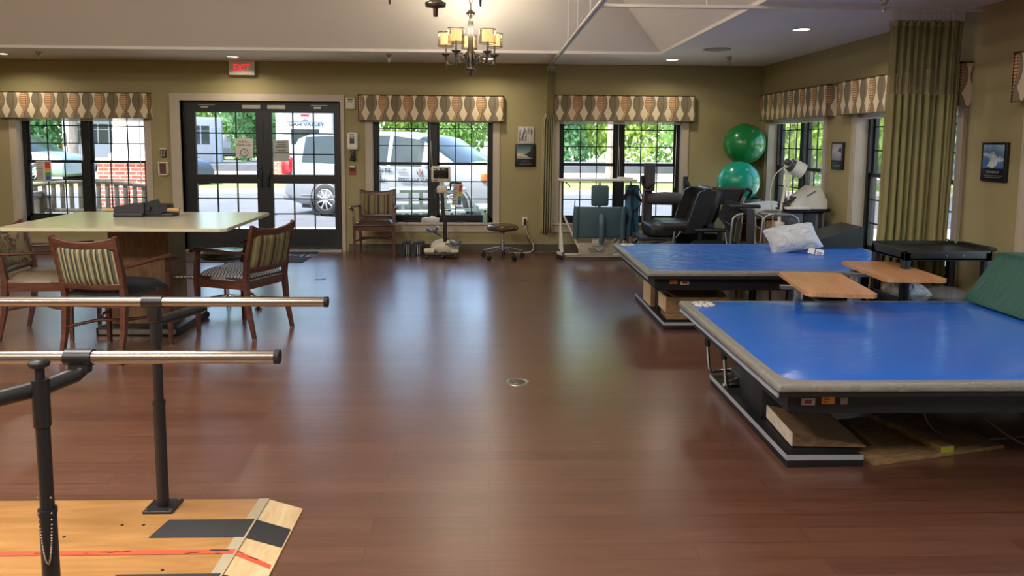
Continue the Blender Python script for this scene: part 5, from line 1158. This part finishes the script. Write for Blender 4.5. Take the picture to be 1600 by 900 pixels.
def quad_cloud(n, rx, ry, rz, size, seed, cz=0, shell=.35):
    rnd = random.Random(seed); mb = MB(); lobes = [(rnd.uniform(-.55, .55), rnd.uniform(-.55, .55), rnd.uniform(-.6, .6), rnd.uniform(.35, .6)) for _ in range(12)]
    for i in range(n):
        lx, ly, lz, lr = lobes[rnd.randrange(12)]
        th = rnd.uniform(0, 2*PI); cz_ = rnd.uniform(-1, 1); rr = lr*(shell+(1-shell)*rnd.random()**.4); sn = math.sqrt(1-cz_*cz_)
        c = Vector(((lx+rr*sn*math.cos(th))*rx, (ly+rr*sn*math.sin(th))*ry, (lz+rr*cz_)*rz+cz))
        q = Euler((rnd.uniform(0, 6), rnd.uniform(0, 6), rnd.uniform(0, 6))).to_matrix(); s = size*rnd.uniform(.6, 1.3)
        mb.add([c+q @ Vector(p)*s for p in ((-.5, 0, 0), (0, -.28, .05), (.5, 0, 0), (0, .28, .05))], [(0, 1, 2, 3)])
    return mb
LF = [leaf_mat('leaf_light', '7fa33f', 'c3d878'), leaf_mat('leaf_mid', '55893f', '9abf66'), leaf_mat('leaf_deep', '3f6f45', '7aa872')]
BARK = wood_mat('tree_bark', '6a6259', '8e867c', 3, (6, 6, 1), .9)
clouds = [quad_cloud(5200, 3.4, 2.6, 3.4, .34, s).build('crown', LF[s % 3], fix=False) for s in range(3)]
def tree(name, lab, x, y, k, sc, h, tr=.14, group='leafy trees beyond the road', lift=0.0):
    t = thing(name, lab, 'tree', (x, y, -.1), random.uniform(0, 6.28), group)
    c = clouds[k].copy(); C.objects.link(c); c.parent = t; c.location = (0, 0, h); c.scale = sc
    MB().tube([(0, 0, 0), (.05, .02, h*.5), (0, 0, h)], [tr, tr*.8, tr*.4], 10).build('trunk', BARK, t); return t
random.seed(21)
xs = [-40+5.4*i for i in range(16)]
for i, x in enumerate(xs): tree('leafy_tree', 'leafy green tree in the hedge-like row beyond the road', x+random.uniform(-.8, .8), 49+random.uniform(-1.5, 2.5), i % 3, (1.15, 1.1, random.uniform(.9, 1.3)), 2.9+random.uniform(0, .6))
for i, x in enumerate(xs[::2]): tree('leafy_tree', 'leafy green tree in the hedge-like row beyond the road', x+2+random.uniform(-.8, .8), 55, (i+1) % 3, (1.5, 1.2, 1.7), 5.6)
for i, (x, y) in enumerate(((9.5, 23), (15.5, 19), (13.5, 28), (19.5, 24), (9.5, 33), (18, 35))): tree('shade_tree', 'dense tree standing outside the right wall windows', x+.5, y, i % 3, (1, 1, 1.1), 3.2, group='dense trees outside the right wall windows')
tree('tall_tree', 'grey-trunked tree seen through the window behind the standing frame', 5.0, 30.5, 0, (.9, .9, .8), 6.2, .22, None)
tree('tall_tree', 'slim tree at far left beyond the silver car', -18.2, 33, 1, (.9, .9, .8), 5.0, .2, None)
tree('round_tree', 'dark rounded tree behind the left door leaf beside the white bus', -12.2, 40, 2, (.95, .9, 1.0), 3.4, .2, None)
for c in clouds: bpy.data.objects.remove(c)
# ------------------------------------------------------------------ vehicles
CARW = mat('white_car_paint', '848a92', .25, var=.01, coat=.5); CARS = mat('silver_car_paint', '98a4b2', .28, .4, var=.02, coat=.5); CARD = mat('dark_car_paint', '3a4352', .28, .3, var=.02, coat=.5)
CGL = mat('dark_car_glass', '2e3839', .1, var=.1, spec=.4); TYRE = mat('tyre_rubber', '26272a', .7); RIM = mat('alloy_rim', 'c3c6c9', .3, .7); UND = mat('dark_underbody', '2c2e32', .7); TAIL = mat('red_tail_lens', 'c9202c', .2, coat=.5)
def wheel(t, x, y, r, sgn, spokes=9):
    w_ = .1; MB().lathe([(r*.62, -w_), (r*.9, -w_), (r, -w_*.7), (r, w_*.7), (r*.9, w_), (r*.62, w_), (r*.62, -w_)], (x, y, r), 36, axis='y').build('tyre', TYRE, t)
    yy = y+sgn*(w_-.015); mb = MB(); mb.lathe([(r*.60, -.02), (r*.66, -.01), (r*.66, .02), (r*.60, .02), (r*.60, -.02)], (x, yy, r), 36, axis='y')
    for k in range(spokes):
        a = 2*PI*k/spokes; mb.tube([(x+.05*math.cos(a), yy, r+.05*math.sin(a)), (x+r*.62*math.cos(a), yy-sgn*.0, r+r*.62*math.sin(a))], [.022, .017], 6)
    mb.cyl((x, yy-.02, r), (x, yy+.02, r), .06, 16); mb.build('alloy_rim', RIM, t)
    MB().cyl((x, yy-sgn*.06, r), (x, yy-sgn*.05, r), r*.62, 24).build('brake_shadow_disc', UND, t)
def car(lab, loc, rz, L, W, prof, wheels, paint, cat='car', name='car'):
    """prof: stations front(+x) to rear: (x, z_bottom, z_belt, z_roof, half roof width ratio, side glass, top glass)"""
    t = thing(name, lab, cat, loc, rz); hw = W/2
    body, gl = MB(), MB(); secs = []
    for (x, zb, zt, zr, k, g, tg) in prof:
        e = 1.0 if abs(x) < L/2-.35 else .90
        yb, yr = hw*e, hw*k*e
        secs.append([(x, 0, zb), (x, yb*.93, zb), (x, yb, zb+.14), (x, yb*1.0, (zb+zt)/2+.08), (x, yb*.97, zt), (x, yr+.02 if zr > zt+.05 else yb*.90, zt+(zr-zt)*.9), (x, yr*.82, zr), (x, 0, zr+.02)])
    for i in range(len(secs)-1):
        a, b = secs[i], secs[i+1]; g, tg = prof[i][5], prof[i][6]
        for j in range(7):
            tgt = gl if ((j == 4 and g) or (j >= 5 and tg)) else body
            for s in (1, -1):
                q = [a[j], b[j], b[j+1], a[j+1]]; q = [(p[0], p[1]*s, p[2]) for p in q]
                tgt.add(q, [(0, 1, 2, 3)] if s > 0 else [(3, 2, 1, 0)], 0, True)
    for sec in (secs[0], secs[-1]):
        ring = sec+[(p[0], -p[1], p[2]) for p in sec[-2:0:-1]]; body.add(ring, [tuple(range(len(ring)))])
    def weld(mb, nm, m):
        o = mb.build(nm, m, t); b = bmesh.new(); b.from_mesh(o.data); bmesh.ops.remove_doubles(b, verts=b.verts, dist=.0005); bmesh.ops.recalc_face_normals(b, faces=b.faces); b.to_mesh(o.data); b.free(); return o
    weld(body, 'car_body', paint)
    if gl.v: weld(gl, 'window_glass', CGL)
    for x, r in wheels:
        for s in (-1, 1):
            wheel(t, x, s*(hw-.09), r, s)
            MB().lathe([(r*1.06, -.06), (r*1.22, -.05), (r*1.22, .055), (r*1.06, .06), (r*1.06, -.06)], (x, s*(hw-.055), r), 32, axis='y').build('wheel_arch', UND, t)
    return t
van_prof = [(2.55, .32, .62, .66, .8, 0, 0), (2.45, .22, .78, .84, .85, 0, 0), (1.95, .20, .95, 1.03, .85, 0, 0), (1.45, .20, 1.02, 1.12, .85, 0, 1), (.75, .20, 1.05, 1.58, .80, 1, 1), (.62, .2, 1.05, 1.62, .80, 1, 0), (.05, .2, 1.05, 1.70, .80, 0, 0), (-.03, .2, 1.05, 1.70, .80, 1, 0), (-1.05, .2, 1.06, 1.71, .80, 0, 0), (-1.13, .2, 1.06, 1.71, .80, 1, 0), (-2.10, .22, 1.08, 1.66, .79, 0, 0), (-2.38, .25, 1.10, 1.60, .77, 0, 1), (-2.55, .30, 1.05, 1.12, .82, 0, 0), (-2.62, .35, .75, .80, .82, 0, 0)]
A = math.atan2(14.0-15.5, -.40+3.49)
t = car('white minivan with lettering on its door parked outside the window and right door leaf', (-1.56, 15.25, -.04), A, 5.1, 1.95, van_prof, [(1.45, .34), (-1.48, .34)], CARW, 'minivan', 'minivan')
NAVY = mat('navy_lettering', '2c3547', .5); side = -.985
text('PISGAH VALLEY', .115, NAVY, t, (.74, side-.004, .79), sx=1.2, bold=.002); text('A Lifetime Senior Living Community', .045, NAVY, t, (.74, side-.004, .715), sx=1.2)
text('ora Rd.\nE.\n 9851', .10, NAVY, t, (-.20, side-.004, .86), align='LEFT', bold=.002)
mb = MB(); mb.box(.26, 1.22, side-.005, side-.003, .872, .876); mb.build('rule_line', NAVY, t)
mb = MB(); mb.prism([(0, -.04), (.028, .025), (0, .095), (-.028, .025)], side-.006, side-.003, 'y', M=Matrix.Translation((.74, 0, .93))); mb.build('tulip_mark', mat('rust_mark', 'b4553c', .5), t)
mb = MB()
for s in (-1, 1): mb.prism([(s*.02, -.05), (s*.085, .0), (s*.085, .06), (s*.04, .0)], side-.006, side-.003, 'y', M=Matrix.Translation((.74, 0, .93)) @ Matrix.Scale(.75, 4, (1, 0, 0)))
mb.build('leaf_mark', NAVY, t)
mb = MB(); mb.box(.20, .42, side-.02, side+.01, .985, 1.01, r=.008); mb.box(-.12, .10, side-.02, side+.01, 1.0, 1.025, r=.008); mb.build('door_handle', CARW, t)
mb = MB()
for x in (1.0, -.16, -1.25): mb.box(x-.004, x+.004, side-.003, side+.02, .28, 1.04)
mb.box(-2.1, 1.1, side-.004, side+.02, .42, .43); mb.build('door_seam', mat('seam_grey', '8a8f95', .6), t)
B(2.02, 2.12, -.975, -.90, .82, .95, r=.01).build('marker_light', mat('amber_lens', 'e07030', .3), t)
for s in (-1, 1): B(-2.68, -2.42, s*.78-.13, s*.78+.13, .82, 1.18, r=.04).build('tail_light', TAIL, t); B(2.28, 2.50, s*.7-.15, s*.7+.15, .70, .84, r=.03).build('head_light', mat('head_lens', 'dfe5e8', .1), t)
B(-2.72, -2.5, -.85, .85, .28, .52, r=.05).build('rear_bumper', CARW, t); B(-2.2, 2.2, -.85, .85, .14, .22, r=.02).build('underbody', UND, t)
B(.95, 1.05, -1.16, -.97, 1.02, 1.14, r=.03).build('side_mirror', CARW, t)
suv = [(2.3, .35, .7, .74, .8, 0, 0), (2.2, .25, .88, .93, .85, 0, 0), (1.2, .24, 1.0, 1.08, .85, 0, 1), (.55, .24, 1.02, 1.56, .78, 1, 1), (.45, .24, 1.02, 1.6, .78, 1, 0), (-.25, .24, 1.03, 1.66, .78, 0, 0), (-.33, .24, 1.03, 1.66, .78, 1, 0), (-1.2, .24, 1.05, 1.62, .78, 0, 0), (-1.28, .24, 1.05, 1.6, .78, 1, 0), (-1.95, .26, 1.06, 1.5, .74, 0, 1), (-2.25, .3, 1.05, 1.1, .8, 0, 0), (-2.3, .35, .7, .74, .8, 0, 0)]
t = car('silver car parked beyond the far left window', (-16.4, 26.2, -.04), rad(-6), 4.6, 1.85, suv, [(1.42, .36), (-1.35, .36)], CARS)
B(.6, .7, -1.06, -.9, 1.0, 1.12, r=.03).build('side_mirror', CARS, t)
sed = [(2.35, .3, .6, .64, .8, 0, 0), (2.2, .22, .75, .8, .85, 0, 0), (1.1, .2, .88, .94, .85, 0, 1), (.3, .2, .9, 1.38, .76, 1, 1), (.2, .2, .9, 1.42, .76, 1, 0), (-.35, .2, .9, 1.44, .76, 0, 0), (-.42, .2, .9, 1.44, .76, 1, 0), (-1.2, .2, .92, 1.36, .76, 0, 1), (-1.85, .22, .95, 1.0, .8, 0, 0), (-2.35, .3, .85, .88, .8, 0, 0)]
t = car('dark blue-grey sedan in front of the white bus beyond the left door leaf', (-11.0, 25.2, -.04), rad(-48), 4.7, 1.8, sed, [(1.45, .32), (-1.4, .32)], CARD)
B(.38, .48, -1.03, -.88, .92, 1.02, r=.03).build('side_mirror', CARD, t)
t = car('small dark car parked under the trees behind the door notice', (-15.2, 46, .25), rad(80), 4.6, 1.85, suv, [(1.42, .36), (-1.35, .36)], CARD)
def bus(lab, loc, rz, L, W, H, cab=True):
    t = thing('shuttle_bus', lab, 'bus', loc, rz); hw = W/2; BW = mat('white_bus_paint', '9297a0', .35, var=.01)
    B(-L/2, L/2-(.9 if cab else -.02), -hw, hw, .35, H, r=.14, seg=3).build('bus_body', BW, t)
    mb = MB(); mb.prism([(L/2-.95, .35), (L/2-.95, 1.9), (L/2-.35, 1.75), (L/2+.1, 1.15), (L/2+.6, 1.0), (L/2+.65, .4)], -hw*.88, hw*.88, 'y'); 
    if cab: mb.build('cab', BW, t)
    for s in (-1, 1):
        n = 5 if cab else 13; q = L-2.4 if cab else L-.95; g = .1 if cab else .06
        for i in range(n): x = -L/2+(.5 if cab else .35)+i*q/n; mb = MB(); y = s*(hw+.004); mb.box(x, x+q/n-g, y-.01, y+.01, H*.50, H*.74); mb.box(x, x+q/n-g, y-.01, y+.01, H*.755, H*.84); mb.build('side_window', CGL, t)
        mb = MB(); y = s*(hw+.004); mb.box(L/2-(1.75 if cab else .54), L/2-(1.02 if cab else .14), y-.01, y+.01, .45, H*.80); mb.build('folding_door', mat('bus_door_glass', '8494a8', .2), t)
        mb = MB(); mb.box(L/2-(1.41 if cab else .36), L/2-(1.36 if cab else .32), s*(hw+.016)-.006, s*(hw+.016)+.006, .45, H*.8); mb.build('door_bar', BLACK, t)
    for x in (-L/2+1.6, L/2-(.5 if cab else 1.6)):
        for s in (-1, 1): wheel(t, x, s*(hw-.12), .42, s, 6)
    B(-L/2-.01, -L/2+.0, -.58, .58, H*.46, H*.68, r=0).build('rear_window', CGL, t)
    for y in (-.35, 0, .35): B(-L/2-.03, -L/2+.02, y-.06, y+.06, H-.13, H-.07, r=.01).build('roof_marker', TAIL, t)
    B(-L/2-.02, -L/2+.0, -.17, .17, H*.87, H*.90).build('brake_lamp', TAIL, t)
    for s in (-1, 1): B(-L/2-.03, -L/2+.02, s*(hw-.22)-.08, s*(hw-.22)+.08, .9, 1.3, r=.02).build('tail_light', TAIL, t)
    return t
b1 = bus('white shuttle bus with side windows beyond the left door leaf', (-16.9, 37, -.1), rad(35), 6.8, 2.1, 2.7, False)
b2 = bus('white shuttle bus seen from behind above the minivan roof', (-8.5, 35.2, -.02), rad(101), 6.4, 2.35, 2.9)
text('GAH VALLEY', .19, NAVY, b2, (-3.213, -.05, 2.17), rot=(PI/2, 0, -PI/2), sx=1.35, bold=.004); mb = MB(); mb.box(-3.214, -3.212, -.75, .75, 2.27, 2.285); mb.build('rule_line', NAVY, b2)
mb = MB()
for dy, s in ((0, 1), (-.07, .7), (.07, .7)): mb.prism([(dy, 2.31), (dy+.03, 2.36), (dy*1.4, 2.31+.12*s), (dy-.03, 2.36)], -3.215, -3.212, 'x')
mb.build('tulip_mark', NAVY, b2)
# porch piers, bench, bin, picnic table
BR = brick_mat(); STC = mat('white_column_paint', 'ded9cc', .6)
def pier(lab, x, y, w_, zc, r0, r1):
    t = thing('porch_pier', lab, 'pier', (x, y, -.03)); h = w_/2
    B(-h, h, -h, h, 0, zc).build('brick_base', BR, t); B(-h-.05, h+.05, -h-.05, h+.05, zc, zc+.09, r=.01).build('stone_cap', STC, t)
    MB().lathe([(r0+.08, zc+.09), (r0+.08, zc+.16), (r0+.03, zc+.20), (r0, zc+.24), (r1, 3.1), (r1+.06, 3.15), (r1+.06, 3.3)], n=28).build('column', STC, t)
pier('brick porch pier with a white column outside the far left window', -7.10, 15.0, .95, 1.06, .36, .30)
pier('brick porch pier seen between the bus and the minivan through the right door leaf', -7.25, 26, .62, 1.0, .16, .13)
t = thing('garden_bench', 'weathered grey slatted bench outside the far left window', 'bench', (-6.05, 11.35, -.02), rad(-4)); WG_ = wood_mat('weathered_wood', '4c4742', '6b645c', 5, (8, 8, 1), .8)
mb = MB(); mb.grid(lambda u, v: (-.95+1.9*u, .02*math.cos(v*2*PI), .80+.075*math.sin(PI*u)+.03*math.sin(v*2*PI)), 16, 8); mb.build('crest_rail', WG_, t)
B(-.93, .93, -.02, .02, .40, .46, r=.004).build('lower_rail', WG_, t)
for i in range(13): x = -.84+i*.14; B(x-.032, x+.032, -.011, .011, .45, .79+.07*math.sin(PI*(x+.95)/1.9), r=.003).build('back_slat', WG_, t)
mb = MB()
for i in range(4): mb.box(-.95, .95, .04+i*.11, .13+i*.11, .40, .425, r=.003)
mb.build('seat_slats', WG_, t)
for x in (-.95, .95):
    for y in (0, .45): B(x-.03, x+.03, y-.03, y+.03, 0, .85 if y == 0 else .60, r=.004).build('leg', WG_, t)
    B(x-.04, x+.04, -.03, .48, .60, .63, r=.006).build('armrest', WG_, t)
t = thing('litter_bin', 'pebble-faced litter bin outside the far left window beside the bench', 'bin', (-7.02, 11.2, -.02))
B(-.21, .21, -.2, .2, .04, .62, r=.02).build('aggregate_panel', mat('pebble_aggregate', '9b8a76', .9, var=.5, scale=90, bump=.6, bscale=90), t); B(-.25, .25, -.23, .23, .62, .72, r=.02).build('lid', mat('grey_lid', '6a6663', .6), t)
mb = MB()
for x in (-.22, .22):
    for y in (-.2, .2): mb.box(x-.03, x+.03, y-.03, y+.03, 0, .66)
mb.build('corner_post', mat('brown_post', '4b423c', .7), t)
t = thing('picnic_table', 'grey-green round-cornered picnic table with attached benches outside the window', 'picnic table', (-1.02, 12.15, -.02), .12); PT = mat('grey_green_plastic', '8d9b95', .6)
o = MB().prism([(-.62, -.25), (-.45, -.42), (.45, -.42), (.62, -.25), (.62, .25), (.45, .42), (-.45, .42), (-.62, .25)], .70, .745, 'z').build('table_top', PT, t)
for dx, dy, lx, ly in ((0, -.78, .55, .13), (0, .78, .55, .13), (.95, 0, .13, .42)):
    B(dx-lx, dx+lx, dy-ly, dy+ly, .42, .455, r=.015).build('bench_board', PT, t)
for dx, dy in ((-.28, -.1), (.28, -.1), (-.1, .15), (.1, .15)): B(dx-.03, dx+.03, dy-.03, dy+.03, 0, .70).build('leg', PT, t)
for dx, dy in ((-.4, -.78), (.4, -.78), (-.4, .78), (.4, .78), (.95, -.25), (.95, .25)): B(dx-.028, dx+.028, dy-.028, dy+.028, 0, .42).build('bench_leg', PT, t)
mb = MB(); mb.box(-.3, -.25, -.78, .78, .36, .41); mb.box(.25, .3, -.78, .78, .36, .41); mb.box(0, .95, -.03, .03, .36, .41); mb.build('bench_beam', PT, t)
